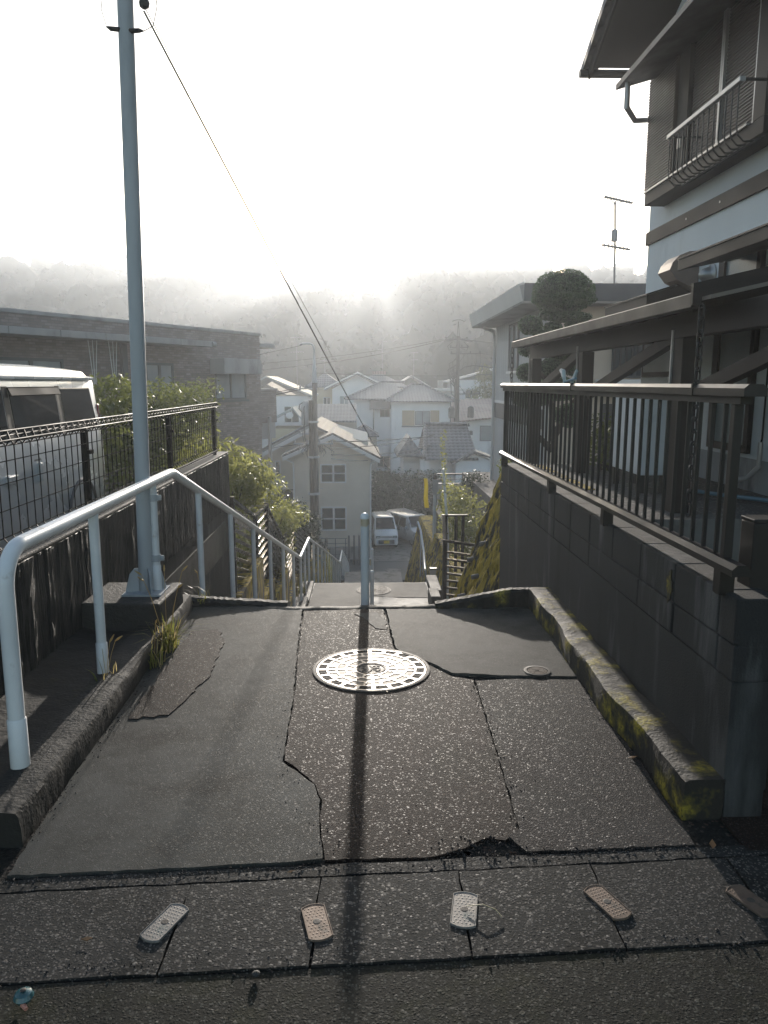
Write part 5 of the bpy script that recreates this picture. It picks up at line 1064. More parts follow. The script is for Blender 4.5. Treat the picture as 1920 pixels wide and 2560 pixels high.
def wheel(parent, x, y, r=0.30, w=0.18):
    s = 1 if x > 0 else -1; Mx = Matrix.Rotation(R(90), 3, 'Y')
    t = MB().lathe([(r * 0.62, -w / 2), (r * 0.93, -w / 2), (r, -w / 2 + 0.03), (r, w / 2 - 0.03), (r * 0.93, w / 2), (r * 0.62, w / 2)], (x, y, r), 22, Mx).build('wheel', M['rubber'], parent, smooth=True)
    mb = MB(); mb.lathe([(r * 0.6, -0.02), (r * 0.6, 0.02), (r * 0.15, 0.03), (0.01, 0.03)], (x + s * w * 0.42, y, r), 18, Mx if s > 0 else Matrix.Rotation(R(-90), 3, 'Y')); mb.build('rim', M['rim'], t, smooth=True)
def micro_van(loc, rz, L, Wd, Hh, paint, label, hood, plate, glasses):
    # front faces local -Y; origin under the front bumper
    c = empty('parked_car', loc, rz, label, 'car', 'cars parked at the foot of the stairs')
    w = Wd / 2; zb = 0.22; zl = Hh * 0.56
    def sec(y, zr, ws, wr, zbelt, zlow=zb): return (y, [(ws * 0.94, zlow), (ws, zlow + 0.14), (ws, zbelt * 0.72), (ws * 0.985, zbelt), (lerp(ws, wr, 0.6), lerp(zbelt, zr, 0.55)), (wr, zr - 0.06), (wr * 0.82, zr), (0.0, zr + 0.015)])
    S = [sec(0.0, 0.78, w * 0.88, w * 0.80, 0.62, 0.26), sec(0.07, 0.88, w * 0.95, w * 0.86, 0.74), sec(hood * 0.6, 1.0, w * 0.99, w * 0.88, 0.86), sec(hood, 1.06, w, w * 0.86, zl * 0.98), sec(hood + Hh * 0.36, Hh * 0.985, w, w * 0.80, zl), sec(hood + Hh * 0.62, Hh, w, w * 0.80, zl), sec(L - 0.35, Hh * 0.99, w, w * 0.80, zl), sec(L - 0.06, Hh * 0.93, w * 0.97, w * 0.78, zl), sec(L, Hh * 0.6, w * 0.93, w * 0.8, zl * 0.8)]
    loft(S).build('body', paint, c, smooth=True, bevel=0.012)
    def P(i, t, j, u, push=0.008):      # point on the skin between sections i,i+1 and profile points j,j+1
        a = S[i]; b = S[i + 1]; p = [lerp(a[1][j + d][k], b[1][j + d][k], t) for d in (0, 1) for k in (0, 1)]
        return (lerp(p[0], p[2], u) , lerp(a[0], b[0], t), lerp(p[1], p[3], u) + 0.0)
    # windscreen: a slightly proud sheet from the cowl to the roof edge
    y0, z0, y1, z1 = S[3][0] + 0.03, S[3][1][6][1] + 0.05, S[4][0] - 0.03, S[4][1][6][1] - 0.035
    mb = MB(); ny = Vector((0, -(z1 - z0), (y1 - y0))).normalized() * 0.014; q = [Vector((-w * 0.80, y0 + 0.02, z0)), Vector((w * 0.80, y0 + 0.02, z0)), Vector((w * 0.70, y1, z1)), Vector((-w * 0.70, y1, z1))]
    mb.hexa([p_ - ny * 2 for p_ in q], [p_ + ny for p_ in q]); mb.build('windscreen', M['car_glass'], c, bevel=0.006)
    for s in (1, -1):
        for (ya, yb) in glasses:
            zt = Hh * 0.93; xb, xt = w * 0.985 + 0.004, w * 0.845 + 0.004
            mb = MB(); mb.prism([(s * xb, ya, zl + 0.03), (s * xb, yb, zl + 0.03), (s * xt, yb - 0.03, zt - 0.04), (s * xt, ya + (0.16 if (ya, yb) == glasses[0] else 0.03), zt - 0.04)], (-s * 0.03, 0, 0)); mb.build('side_window', M['car_glass'], c)
        MB().box(*sorted((s * w * 0.48, s * w * 0.86)), -0.012, 0.10, 0.66, 0.80).build('headlight', M['lamp_dark'], c, bevel=0.02)
        MB().box(*sorted((s * w * 0.56, s * w * 0.80)), -0.018, -0.0125, 0.70, 0.745).build('lamp_strip', M['lamp'], c)
        MB().box(*sorted((s * w * 0.70, s * w * 0.80)), -0.03, 0.02, 0.30, 0.56).build('fog_lamp_surround', M['lamp'], c, bevel=0.01)
        mb = MB(); mb.box(*sorted((s * (w + 0.01), s * (w + 0.17))), hood + 0.24, hood + 0.34, zl + 0.02, zl + 0.18); mb.build('mirror', M['plate_ink'] if paint is M['paint_white'] else paint, c, bevel=0.03)
        for y in (0.62, L - 0.72): wheel(c, s * (w - 0.10), y, 0.29 if Hh > 1.75 else 0.30, 0.17)
        for y in (hood + Hh * 0.9, hood + Hh * 0.9 + 0.9): MB().box(*sorted((s * w * 1.0, s * (w + 0.02))), y, y + 0.16, zl * 0.84, zl * 0.84 + 0.03).build('door_handle', paint, c)
    MB().box(-w * 0.46, w * 0.46, -0.015, 0.05, 0.68, 0.78).build('grille', M['lamp_dark'], c, bevel=0.012); MB().box(-w * 0.66, w * 0.66, -0.02, 0.03, 0.30, 0.56).build('bumper_intake', M['lamp_dark'], c, bevel=0.02)
    MB().box(-w * 0.5, w * 0.5, -0.028, -0.016, 0.715, 0.735).build('grille_bar', M['lamp'], c)
    pl_ = MB().box(-0.165, 0.165, -0.045, -0.021, 0.35, 0.515).build('number_plate', plate, c)
    mb = MB()
    for k in range(5):
        z = lerp(-w * 0.6, w * 0.6, k / 4); mb.box(z - 0.02, z + 0.02, hood + Hh * 0.62, L - 0.5, Hh + 0.002, Hh + 0.016)
    mb.build('roof_rib', paint, c)
    MB().bar((-0.35, y0 - 0.02, z0 + 0.02), (0.05, y0 + 0.03, z0 + 0.06), 0.02, 0.02).build('wiper', M['rubber'], c)
    return c
micro_van((1.38, 44.6, -8.29), R(5), 3.40, 1.48, 1.78, M['paint_white'], 'white boxy kei van with a yellow number plate facing the stairs', 0.50, M['plate_yellow'], ((1.0, 1.75), (1.85, 2.6), (2.68, 3.2)))
micro_van((3.95, 45.2, -8.29), R(25), 4.60, 1.70, 1.72, M['paint_grey'], 'silver grey minivan parked at an angle to the right of the white van', 0.85, M['trim_white'], ((1.45, 2.3), (2.4, 3.2), (3.3, 4.3)))

# big silver van behind the mesh fence; its rear end is at the right
v = empty('parked_van', (-3.75, 8.70, -0.13), label='large silver van parked behind the black mesh fence at the left', cat='van')
w = 0.85
def vs_(y, zr, k=1.0, zl_=1.15): return (y, [(w * 0.95 * k, 0.28), (w * k, 0.45), (w * k * 1.005, 0.80), (w * k * 0.995, 1.10), (w * k * 0.975, zl_ + 0.02), (w * k * 0.91, 1.66), (w * k * 0.885, 1.735), (w * k * 0.82, zr - 0.03), (w * k * 0.6, zr), (0, zr + 0.02)])
loft([vs_(0.0, 1.72, 0.93), vs_(-0.05, 1.78, 0.97), vs_(-0.22, 1.83), vs_(-1.2, 1.85), vs_(-2.6, 1.85), vs_(-3.9, 1.84), vs_(-4.5, 1.74, 0.97)]).build('body', M['paint_silver'], v, smooth=True, bevel=0.008)
def side_panel(y0, y1, z0, z1, name, m, out=0.006, th=0.02, parent=None, bev=0.0, skew=0.0):
    def xs(z): return w * (0.995 if z < 1.10 else float(np.interp(z, [1.10, 1.17, 1.66, 1.735], [0.995, 0.975, 0.91, 0.885]))) + out
    a = [(xs(z0), y0, z0), (xs(z0), y1, z0), (xs(z1), y1 - skew, z1), (xs(z1), y0, z1)]
    return MB().prism(a, (-th, 0, 0)).build(name, m, parent or v, bevel=bev)
side_panel(-1.08, -0.20, 1.19, 1.63, 'rear_side_window', M['car_glass'], skew=0.07, bev=0.01)
side_panel(-2.18, -1.20, 1.19, 1.63, 'sliding_door_window', M['car_glass'], bev=0.01)
side_panel(-3.3, -2.30, 1.19, 1.63, 'front_door_window', M['car_glass'], bev=0.01)
for (a, b) in ((-1.19, -1.09), (-2.29, -2.19)): side_panel(a, b, 1.17, 1.65, 'pillar', M['plate_ink'], 0.004)
MB().prism([(w * 0.915 + 0.01, -2.20, 1.645), (w * 0.925 + 0.035, -2.20, 1.575), (w * 0.925 + 0.025, -2.20, 1.57), (w * 0.915, -2.20, 1.64)], (0, 1.05, 0)).build('window_visor', M['visor'], v)
MB().prism([(w * 0.90, -3.9, 1.70), (w * 0.905 + 0.03, -3.9, 1.715), (w * 0.905 + 0.03, -3.9, 1.735), (w * 0.885, -3.9, 1.745)], (0, 3.75, 0)).build('rain_gutter', M['paint_silver'], v)
for (y, l, h_) in ((-1.86, 0.15, 0.24), (-2.42, 0.24, 0.22)):
    r_ = side_panel(y - l / 2, y + l / 2, 0.78, 0.78 + h_, 'handle_recess', M['shade_grey'], 0.003, 0.02, bev=0.02)
    MB().box(w * 1.0, w * 1.0 + 0.035, y - (0.022 if l < 0.2 else 0.085), y + (0.022 if l < 0.2 else 0.085), 0.81 if l < 0.2 else 0.86, 0.98 if l < 0.2 else 0.93).build('handle', M['paint_silver'], r_, bevel=0.01)
side_panel(-1.145, -1.14, 0.36, 1.16, 'door_seam', M['plate_ink'], 0.002, 0.01); side_panel(-2.235, -2.23, 0.36, 1.16, 'door_seam', M['plate_ink'], 0.002, 0.01)
side_panel(-1.10, -0.30, 0.70, 0.73, 'slide_rail', M['plate_ink'], 0.003)
side_panel(-4.2, -0.02, 0.60, 0.615, 'trim_strip', M['rim'], 0.004)
for y in (-0.85, -3.5):
    for s in (1, -1): wheel(v, s * (w - 0.11), y, 0.32, 0.2)
    pts = [(w * 1.003 + 0.006, y + 0.40 * math.cos(t), 0.30 + 0.40 * math.sin(t)) for t in [i * math.pi / 10 for i in range(11)]]
    MB().tube(pts, 0.018, 6).build('wheel_arch', M['shade_grey'], v, smooth=True)
MB().box(w * 0.80, w * 0.93, -0.06, 0.01, 0.95, 1.45).build('tail_lamp', mat('tail_red', (0.25, 0.02, 0.02), 0.2, coat=1), v, bevel=0.015)
# ------------------------------------------------------------------ utility poles and wires
M['pole_conc'] = mat('pole_conc', (0.14, 0.13, 0.12), 0.85, 0.15, 3, dirt=(0.09, 0.085, 0.08), ds=2, dthr=0.52, stretch=(1, 1, 0.15))
M['ins'] = mat('ins', (0.26, 0.27, 0.29), 0.5, 0.1, 10)
M['wire'] = mat('wire', (0.03, 0.03, 0.032), 0.6)
p1 = empty('utility_pole', (-2.33, 36.0, -8.3), label='strapped double utility pole with a curved lamp bracket in front of the beige gable house', cat='utility pole')
MB().tube([(0.08, 0, 0), (0.08, 0, 10.0)], [0.15, 0.115], 14).build('pole', M['pole_conc'], p1, smooth=True)
MB().tube([(-0.10, -0.16, 0), (-0.10, -0.16, 9.05)], [0.13, 0.10], 12).build('stub_pole', M['bark'], p1, smooth=True)
MB().lathe([(0.13, 9.85), (0.125, 10.0), (0.07, 10.75), (0.055, 11.0)], (0.08, 0, 0), 14).build('pole_top', M['galv'], p1, smooth=True)
MB().tube([(0.08, 0, 10.9), (0.08, 0, 11.3), (0.06, 0, 11.48), (0.0, 0, 11.60), (-0.10, 0, 11.63), (-0.48, 0, 11.63)], [0.05, 0.045, 0.042, 0.04, 0.04, 0.045], 10).build('lamp_bracket', M['galv'], p1, smooth=True)
MB().tube([(-0.44, 0, 11.61), (-0.58, 0, 11.60)], [0.06, 0.05], 10).build('lamp_head', M['ins'], p1, smooth=True)
tf = MB().lathe([(0.19, 7.9), (0.21, 7.95), (0.21, 8.75), (0.19, 8.82), (0.12, 8.95), (0.10, 9.0)], (-0.36, 0.02, 0), 16).build('transformer', M['galv'], p1, smooth=True)
mb = MB(); mb.tube([(-0.45, 0, 8.95), (-0.62, 0, 8.85), (-0.66, 0, 8.65), (-0.52, -0.1, 8.5)], 0.025, 6); mb.tube([(-0.32, -0.1, 8.9), (-0.42, -0.2, 8.7), (-0.40, -0.2, 7.3), (-0.3, -0.1, 6.9)], 0.02, 6); mb.tube([(-0.46, -0.1, 7.9), (-0.5, -0.1, 7.4), (-0.42, -0.1, 7.0)], 0.015, 6)
mb.build('jumper_cable', M['wire'], p1, smooth=True)
for (z, x0, x1) in ((6.98, -0.95, 0.92), (7.45, -0.70, 0.10), (9.55, -0.65, 0.2)):
    a_ = MB().box(x0, x1, -0.04, 0.04, z, z + 0.07).build('crossarm', M['galv'], p1); mb = MB()
    for i in range(4):
        x = lerp(x0 + 0.06, x1 - 0.06, i / 3); mb.lathe([(0.02, 0), (0.05, 0.03), (0.035, 0.07), (0.05, 0.10), (0.02, 0.14)], (x, 0, z + 0.07), 8)
    mb.build('insulator', M['ins'], a_, smooth=True)
mb = MB(); r_ = random.Random(4)
for i in range(12):
    x = r_.uniform(0.22, 0.85) if i % 2 else r_.uniform(-0.8, -0.25); l = r_.uniform(0.3, 0.7); mb.tube([(x, -0.05, 6.98), (x + r_.uniform(-.1, .1), -0.1, 6.98 - l), (x + r_.uniform(0.0, .2) * (1 if x > 0 else -1), -0.08, 6.9 - l * 0.5), (x * 0.6, -0.05, 6.95)], 0.012, 5)
mb.build('drop_loop', M['wire'], p1, smooth=True)
for z in (6.35, 4.6, 8.0): MB().lathe([(0.27, 0), (0.27, 0.09)], (-0.01, -0.08, z), 14).build('strap', M['galv'], p1)
for i in range(6): MB().cyl((0.2 if i % 2 else -0.2, -0.1, 1.9 + i * 0.6), (0.42 if i % 2 else -0.42, -0.1, 1.9 + i * 0.6), 0.012, n=6).build('climbing_peg', M['galv'], p1)
M['far_metal'] = mat('far_metal', (0.05, 0.052, 0.055), 0.8)
p2 = empty('utility_pole', (8.62, 70.0, -7.4), label='tall utility pole with transformers and many crossarms right of the large white house', cat='utility pole')
M['far_pole'] = mat('far_pole', (0.055, 0.052, 0.05), 0.85)
MB().tube([(0, 0, 0), (0, 0, 13.1)], [0.24, 0.16], 14).build('pole', M['far_pole'], p2, smooth=True)
mb = MB(); mb.tube([(-0.14, 0, 12.6), (0, 0, 14.4)], 0.035, 6); mb.tube([(0.14, 0, 12.6), (0, 0, 14.4)], 0.035, 6); mb.tube([(-0.55, 0, 14.40), (-0.2, 0, 14.52), (0.2, 0, 14.52), (0.55, 0, 14.38)], 0.04, 6); mb.build('earth_wire_horn', M['far_metal'], p2)
for (x0, x1, z) in ((-1.2, 0.9, 12.75), (-0.75, 0.95, 12.05), (-0.7, 2.1, 11.5), (-0.2, 2.1, 7.9), (-0.5, 1.2, 5.0), (-0.3, 0.8, 4.3)):
    a_ = MB().box(x0, x1, -0.05, 0.05, z, z + 0.09).build('crossarm', M['far_metal'], p2); mb = MB()
    for i in range(4): mb.lathe([(0.03, 0), (0.07, 0.05), (0.05, 0.10), (0.07, 0.14), (0.03, 0.20)], (lerp(x0 + 0.1, x1 - 0.1, i / 3), 0, z + 0.09), 8)
    mb.build('insulator', M['far_metal'], a_, smooth=True)
for s in (-1, 1):
    mb = MB(); mb.tube([(s * 0.15, 0, 12.85), (s * 0.7, 0, 12.78), (s * 1.3, 0, 12.62)], [0.05, 0.14, 0.05], 8); mb.build('strain_clamp', M['far_metal'], p2, smooth=True)
for x, z in ((-0.50, 5.75), (1.25, 5.8)):
    MB().lathe([(0.27, 0), (0.30, 0.05), (0.30, 0.85), (0.25, 0.95), (0.1, 1.05)], (x, 0, z), 14).build('transformer', M['far_metal'], p2, smooth=True)
mb = MB(); r_ = random.Random(5)
for i in range(10):
    z = r_.uniform(9.0, 10.9); x = r_.uniform(-0.9, -0.3); mb.tube([(-0.15, 0, z + 0.4), (x, 0.1, z), (x + 0.1, 0, z - r_.uniform(0.4, 1.2)), (-0.2, 0, z - 1.4)], 0.04, 5)
mb.tube([(-0.2, -0.1, 8.9), (-0.3, -0.1, 6.8), (-0.2, -0.1, 4)], 0.05, 6)
mb.build('cable_bundle', M['wire'], p2, smooth=True)
mb = MB()
for i in range(5): x = 0.5 + i * 0.38; mb.tube([(x, 0, 11.5), (x + 0.05, 0, 10.8), (x - 0.1, 0, 10.2)], 0.015, 5)
for s in (-1, 1): mb.tube([(s * 0.5, 0, 12.6), (s * 0.95, 0, 12.2), (s * 0.8, 0, 11.85), (s * 0.3, 0, 12.0)], 0.03, 5)
mb.build('jumper_cable', M['wire'], p2, smooth=True)
MB().tube([(0.15, 0, 10.0), (0.6, 0, 10.35), (1.4, 0, 10.5), (2.4, 0, 10.4), (3.3, 0, 10.3)], 0.045, 8).build('street_lamp_arm', M['wire'], p2, smooth=True)
MB().bar((0, 0, 10.6), (0.65, 0, 11.48), 0.06, 0.05).build('arm_brace', M['far_metal'], p2); MB().bar((0, 0, 8.9), (0.75, 0, 7.95), 0.06, 0.05).build('arm_brace', M['far_metal'], p2)
def wire(a, b, sag, r, label, n=16, name='power_line', r2=None):
    a, b = Vector(a), Vector(b); pts = []
    for i in range(n + 1):
        t = i / n; p = a.lerp(b, t); p.z -= 4 * sag * t * (1 - t); pts.append(p - a)
    o = MB().tube(pts, [lerp(r, r2 or r * 1.5, i / n) if r2 else r * 1.6 for i in range(n + 1)], 6).build(name, M['wire'], smooth=True); o.location = a
    return tag(o, label, 'cable', 'overhead cables')
# service drop from the steel pole down to the houses
wire((-1.215, 4.70, 3.60), (2.2, 44.0, -4.55), 0.18, 0.006, 'long twisted cable dropping from the steel pole towards the white van', 40, 'service_drop', 0.024)
wire((-1.21, 4.71, 3.62), (-0.50, 12.9, 1.98), 0.02, 0.0025, 'thin tie wire running along the top of the twisted cable', 10, 'service_drop', 0.004)
wire((-16, 55, 2.1), (7.4, 70, 5.35), 0.75, 0.022, 'lower of the two parallel lines sweeping up to the right utility pole')
wire((-16, 55, 2.5), (7.4, 70, 5.45), 0.55, 0.016, 'upper of the two parallel lines sweeping up to the right utility pole')
wire((-2.9, 36, 1.25), (-16, 40, -0.5), 0.25, 0.020, 'thick cable from the near utility pole crossing behind the brick building')
wire((-2.9, 36, 1.33), (-16, 40, -0.2), 0.25, 0.012, 'thin cable above the thick one left of the near utility pole')
wire((-2.85, 36, 3.25), (-16, 44, 1.6), 0.2, 0.008, 'faint wire from the tip of the curved lamp bracket to the left')
wire((-2.2, 36, 2.0), (26, 70, 4.5), 0.9, 0.009, 'faint line leaving the near utility pole just under its lamp')
wire((-1.6, 36, -1.2), (8.5, 70, -2.9), 0.2, 0.022, 'uppermost of the four low lines crossing before the white house')
wire((-1.6, 36, -1.5), (8.5, 70, -2.35), 0.45, 0.016, 'second of the four low lines crossing before the white house')
wire((-1.5, 36, -1.8), (8.5, 70, -3.1), 0.6, 0.016, 'third of the four low lines crossing before the white house')
wire((-1.5, 36, -2.0), (8.5, 70, -2.6), 1.0, 0.012, 'lowest of the four low lines crossing before the white house')
wire((9.5, 70, 5.35), (30, 75, 4.6), 0.3, 0.022, 'short line leaving the right utility pole behind the beige house')
wire((10.6, 70, 4.2), (30, 72, 2.0), 0.3, 0.014, 'lower line leaving the right utility pole behind the beige house')
wire((-3.0, 36, -1.3), (-16, 38, -2.6), 0.2, 0.012, 'low line from the near utility pole to the left over the beige roof')
def small_antenna(x, y, z, h, label):
    a = empty('tv_antenna', (x, y, z), label=label, cat='antenna', group='small antennas on far roofs'); MB().cyl((0, 0, 0), (0, 0, h), 0.035, n=6).build('mast', M['ant'], a)
    mb = MB()
    for k, zz in enumerate((h * 0.98, h * 0.72)):
        mb = MB(); mb.bar((-0.5, 0, zz), (0.6, 0, zz + 0.05), 0.05, 0.05)
        for i in range(6): mb.bar((-0.45 + i * 0.2, -0.35, zz), (-0.45 + i * 0.2, 0.35, zz), 0.025, 0.025)
        mb.build('array', M['ant'], a)
small_antenna(2.5, 99, 3.0, 3.8, 'thin antenna standing on the top ridge behind the large white house')
small_antenna(7.4, 112, 2.0, 3.9, 'antenna with a crossbar right of the top ridge')
small_antenna(-5.6, 66, 0.8, 4.6, 'antenna left of the near utility pole')
small_antenna(-4.2, 85, 0.9, 4.2, 'faint antenna between the near pole and the top ridge')
# ------------------------------------------------------------------ mossy retaining walls, fences and planting beside the stairs
def moss_sun_mat():
    m, nt, N, L, P = newmat('moss_sun_wall'); v = coords(nt, (1.0, 1.0, 0.28)); v1 = coords(nt)
    a = noise(nt, v, 9, 6, 0.65); b_ = noise(nt, v1, 1.3, 4); f_ = noise(nt, v1, 60, 3)
    c = mix(nt, f_.outputs['Fac'], (0.020, 0.019, 0.014), (0.060, 0.052, 0.038))
    sel = math_(nt, 'MULTIPLY_ADD', b_.outputs['Fac'], 0.45, math_(nt, 'MULTIPLY', a.outputs['Fac'], 0.75))
    c = mix(nt, ramp(nt, sel, [(0.55, 0.0), (0.62, 1.0)]), c, (0.34, 0.245, 0.03)); c = mix(nt, ramp(nt, sel, [(0.63, 0.0), (0.75, 1.0)]), c, (0.55, 0.38, 0.06))  # moss tones; the gold streaks are grazing sunlight painted into the colour
    L.new(c, P.inputs['Base Color']); P.inputs['Roughness'].default_value = 0.9; P.inputs['Specular IOR Level'].default_value = 0.15
    L.new(bump(nt, math_(nt, 'ADD', a.outputs['Fac'], math_(nt, 'MULTIPLY', f_.outputs['Fac'], 0.3)), 1.0, 0.05), P.inputs['Normal']); return m
M['moss_sun_wall'] = moss_sun_mat()
from mathutils import noise as mn
def batter(name, label, y0, y1, zt, zb, xt, slope, amp, ny=110, nz=70):
    w = empty(name, (xt, (y0 + y1) / 2, zb), label=label, cat='wall', group='moss covered stone walls right of the stairs'); vs = []
    for i in range(ny + 1):
        y = lerp(y0, y1, i / ny)
        for j in range(nz + 1):
            z = lerp(zt, zb, j / nz); x = xt + slope * (z - zt)
            d = mn.noise(Vector((x * 1.5, (y + z * 0.9) * 7.0, z * 1.6))) * amp + mn.noise(Vector((x * 3, (y + z * 0.9) * 19, z * 5))) * amp * 0.8
            vs.append((x - d, y, z + d * 0.4))
    k = nz + 1; fs = [(i * k + j, i * k + j + 1, (i + 1) * k + j + 1, (i + 1) * k + j) for i in range(ny) for j in range(nz)]
    b0 = len(vs)
    for i in (0, ny): vs += [(xt + 0.5, lerp(y0, y1, i / ny), zt), (xt + 0.5, lerp(y0, y1, i / ny), zb)]
    fs += [tuple([b0] + list(range(0, k)) + [b0 + 1]), tuple([b0 + 2] + list(range(ny * k, ny * k + k)) + [b0 + 3]), tuple([b0, b0 + 2] + [i * k for i in range(ny, -1, -1)])]
    local(MB().add(vs, fs).build('stone_face', M['moss_sun_wall'], w, smooth=True), w); return w
m1 = batter('stone_wall', 'steep moss covered stone wall with painted sun streaks directly beyond the block wall', 7.07, 9.2, 0.56, -1.9, 1.695, 0.335, 0.034)
batter('stone_wall', 'second moss stone wall with painted sun streaks, left of the dark slatted gate', 14.2, 19.5, -2.34, -5.0, 1.87, 0.325, 0.035)
batter('stone_wall', 'dim olive stone wall farthest down the stairs on the right', 22.0, 27.2, -3.2, -6.6, 2.05, 0.22, 0.035)
mb = MB()
for (y, z) in ((8.6, -0.28), (8.75, -0.95), (8.95, -0.55), (8.4, -0.62)):
    x = 1.695 + 0.335 * (z - 0.56); mb.cyl((x + 0.02, y, z), (x - 0.07, y - 0.02, z - 0.015), 0.028, n=10)
local(mb.build('weep_pipe', M['pole_conc'], m1, smooth=True), m1)

# dark slatted gate
M['brown_gloss'] = mat('brown_gloss', (0.024, 0.018, 0.015), 0.28, 0.2, 5, spec=0.6)
gt = empty('slatted_gate', (1.275, 11.6, -2.1), label='dark metal gate with sunlit horizontal slats between the mossy walls', cat='gate')
def G(mb, name, m=None, **k): return mb.build(name, m or M['fence_black'], gt, **k)
for x in (0.0, 0.50): G(MB().box(x - 0.03, x + 0.03, -0.03, 0.03, -0.5, 1.20), 'post')
G(MB().hexa([(-0.03, -0.03, 1.201), (0.56, -0.03, 1.11), (0.56, 0.03, 1.11), (-0.03, 0.03, 1.201)], [(-0.03, -0.03, 1.24), (0.56, -0.03, 1.15), (0.56, 0.03, 1.15), (-0.03, 0.03, 1.24)]), 'top_rail')
for i in range(8):
    z = 1.02 - i * 0.115; G(MB().hexa([(0.035, -0.02, z), (0.465, -0.02, z - 0.06), (0.465, 0.04, z - 0.06), (0.035, 0.04, z)], [(0.035, -0.02, z + 0.03), (0.465, -0.02, z - 0.03), (0.465, 0.04, z - 0.03), (0.035, 0.04, z + 0.03)]), 'slat', M['brown_gloss'])
G(MB().bar((-0.01, 0.03, 1.22), (0.09, 1.1, 1.40), 0.05, 0.04), 'side_rail')
for i in range(7): G(MB().box(-0.005 + i * 0.0125, 0.015 + i * 0.0125, 0.10 + i * 0.15, 0.13 + i * 0.15, -0.3, 1.21 + i * 0.024), 'side_bar')
for x in (0.12, 0.30, 0.42): G(MB().box(x, x + 0.05, 1.25, 1.30, 0.4, 1.38), 'rear_post')
G(MB().box(0.08, 0.52, 1.24, 1.31, 1.381, 1.41), 'rear_rail')
# leaning white pole wound with vine
wp = empty('white_pole', (1.40, 12.9, -2.2), label='leaning white pole wound with climbing vine beside the slatted gate', cat='pole')
MB().tube([(0.07, 0, 0.0), (0.06, 0, 1.18), (-0.03, 0, 2.30)], [0.026, 0.026, 0.022], 10).build('shaft', M['white_paint'], wp, smooth=True)
leaves('vine', M['leaf_yellow'], wp, [(0.03 - 0.004 * i, 0.02, 1.2 + 0.10 * i, 0.06, 0.06, 0.07) for i in range(18)], 420, 0.022, seed=21)
# banner pole
bp = empty('banner_pole', (1.72, 19.8, -4.2), label='blue grey steel pole with a bent arm carrying the yellow banner', cat='pole')
MB().tube([(0.16, 0, 0), (0.17, 0, 3.28)], 0.048, 12).build('shaft', M['galv'], bp, smooth=True); MB().lathe([(0.055, 3.2), (0.06, 3.25), (0.05, 3.36), (0.01, 3.40)], (0.17, 0, 0), 12).build('cap', M['dark_metal'], bp, smooth=True)
MB().bar((0.17, 0, 3.10), (-0.10, 0, 3.32), 0.03, 0.035).build('arm', M['pale_alu'], bp); MB().box(0.10, 0.24, -0.09, -0.05, 2.85, 3.25).build('sign_box', M['conc_pale'], bp)
bn = empty('banner', (1.63, 19.76, -0.92), label='narrow yellow cloth banner hanging beside the steel pole', cat='banner')
mb = MB(); vs = []
for i in range(15):
    z = -i * 0.056; dx = 0.012 * math.sin(i * 0.5) + i * 0.0015
    for x in (-0.045, 0.0, 0.050): vs.append((x + dx + (0.006 * i / 3 if x > 0 else 0), 0.012 * math.sin(i * 0.8 + x * 40), z))
mb.add(vs, [(i * 3 + j, i * 3 + j + 1, (i + 1) * 3 + j + 1, (i + 1) * 3 + j) for i in range(14) for j in range(2)])
o = mb.build('cloth', leafmat('banner_cloth', (0.58, 0.40, 0.02), (0.66, 0.46, 0.03), 0.8, 0.35), bn, smooth=True); sm = o.modifiers.new('thick', 'SOLIDIFY'); sm.thickness = 0.004
r2 = empty('handrail', (1.55, 20.6, -4.4), label='short sunlit cream handrail at the right of the second flight', cat='handrail')
MB().tube([(0.0, -2.0, 1.30), (0.12, 0.0, 1.34), (0.10, 0.9, 1.75), (0.04, 1.2, 1.95)], 0.03, 10).build('rail', M['white_paint'], r2, smooth=True)
for y, zt in ((-1.9, 1.29), (0.0, 1.33), (0.9, 1.73)): MB().cyl((0.05 if y < 0 else 0.1, y, -0.2), (0.02 if y < -1 else 0.11, y, zt), 0.022, n=8).build('post', M['galv'], r2, smooth=True)
mbx = empty('meter_box', (1.62, 17.2, -3.4), label='small pale meter box on a stub beside the second mossy wall', cat='box')
MB().box(-0.07, 0.07, -0.05, 0.05, 0.45, 0.66).build('body', M['conc_pale'], mbx, bevel=0.008); MB().box(-0.08, 0.08, -0.06, 0.06, 0.661, 0.70).build('lid', M['dark_metal'], mbx); MB().cyl((0, 0, -0.6), (0, 0, 0.45), 0.03, n=10).build('stub', M['galv'], mbx)
# terrace with railing beyond
tr_ = empty('terrace_wall', (3.4, 24.6, -3.0), label='white block terrace wall under a thin dark railing below the beige house', cat='wall')
MB().box(-0.95, 1.6, 0, 0.2, 0.45, 1.30).build('blocks', brickmat('white_block', (0.52, 0.50, 0.48), (0.60, 0.57, 0.54), (0.30, 0.29, 0.28), 0.5, 0.16, ms=0.01, var=0.3), tr_); MB().box(-1.0, 1.6, -0.02, 0.22, -1.5, 0.449).build('footing', M['concrete'], tr_)
rr = empty('terrace_railing', (3.4, 24.4, -1.7), label='thin dark railing on the white block terrace wall', cat='railing')
for x in (-0.8, 0.1, 0.9): MB().box(x - 0.025, x + 0.025, 0.05, 0.1, -0.9, 0.30).build('post', M['dark_metal'], rr)
MB().box(-1.0, 1.5, 0.03, 0.12, 0.301, 0.35).build('top_rail', M['brown_alu'], rr)
for z in (0.0, 0.15): MB().box(-1.0, 1.5, 0.06, 0.085, z, z + 0.02).build('wire_rail', M['dark_metal'], rr)

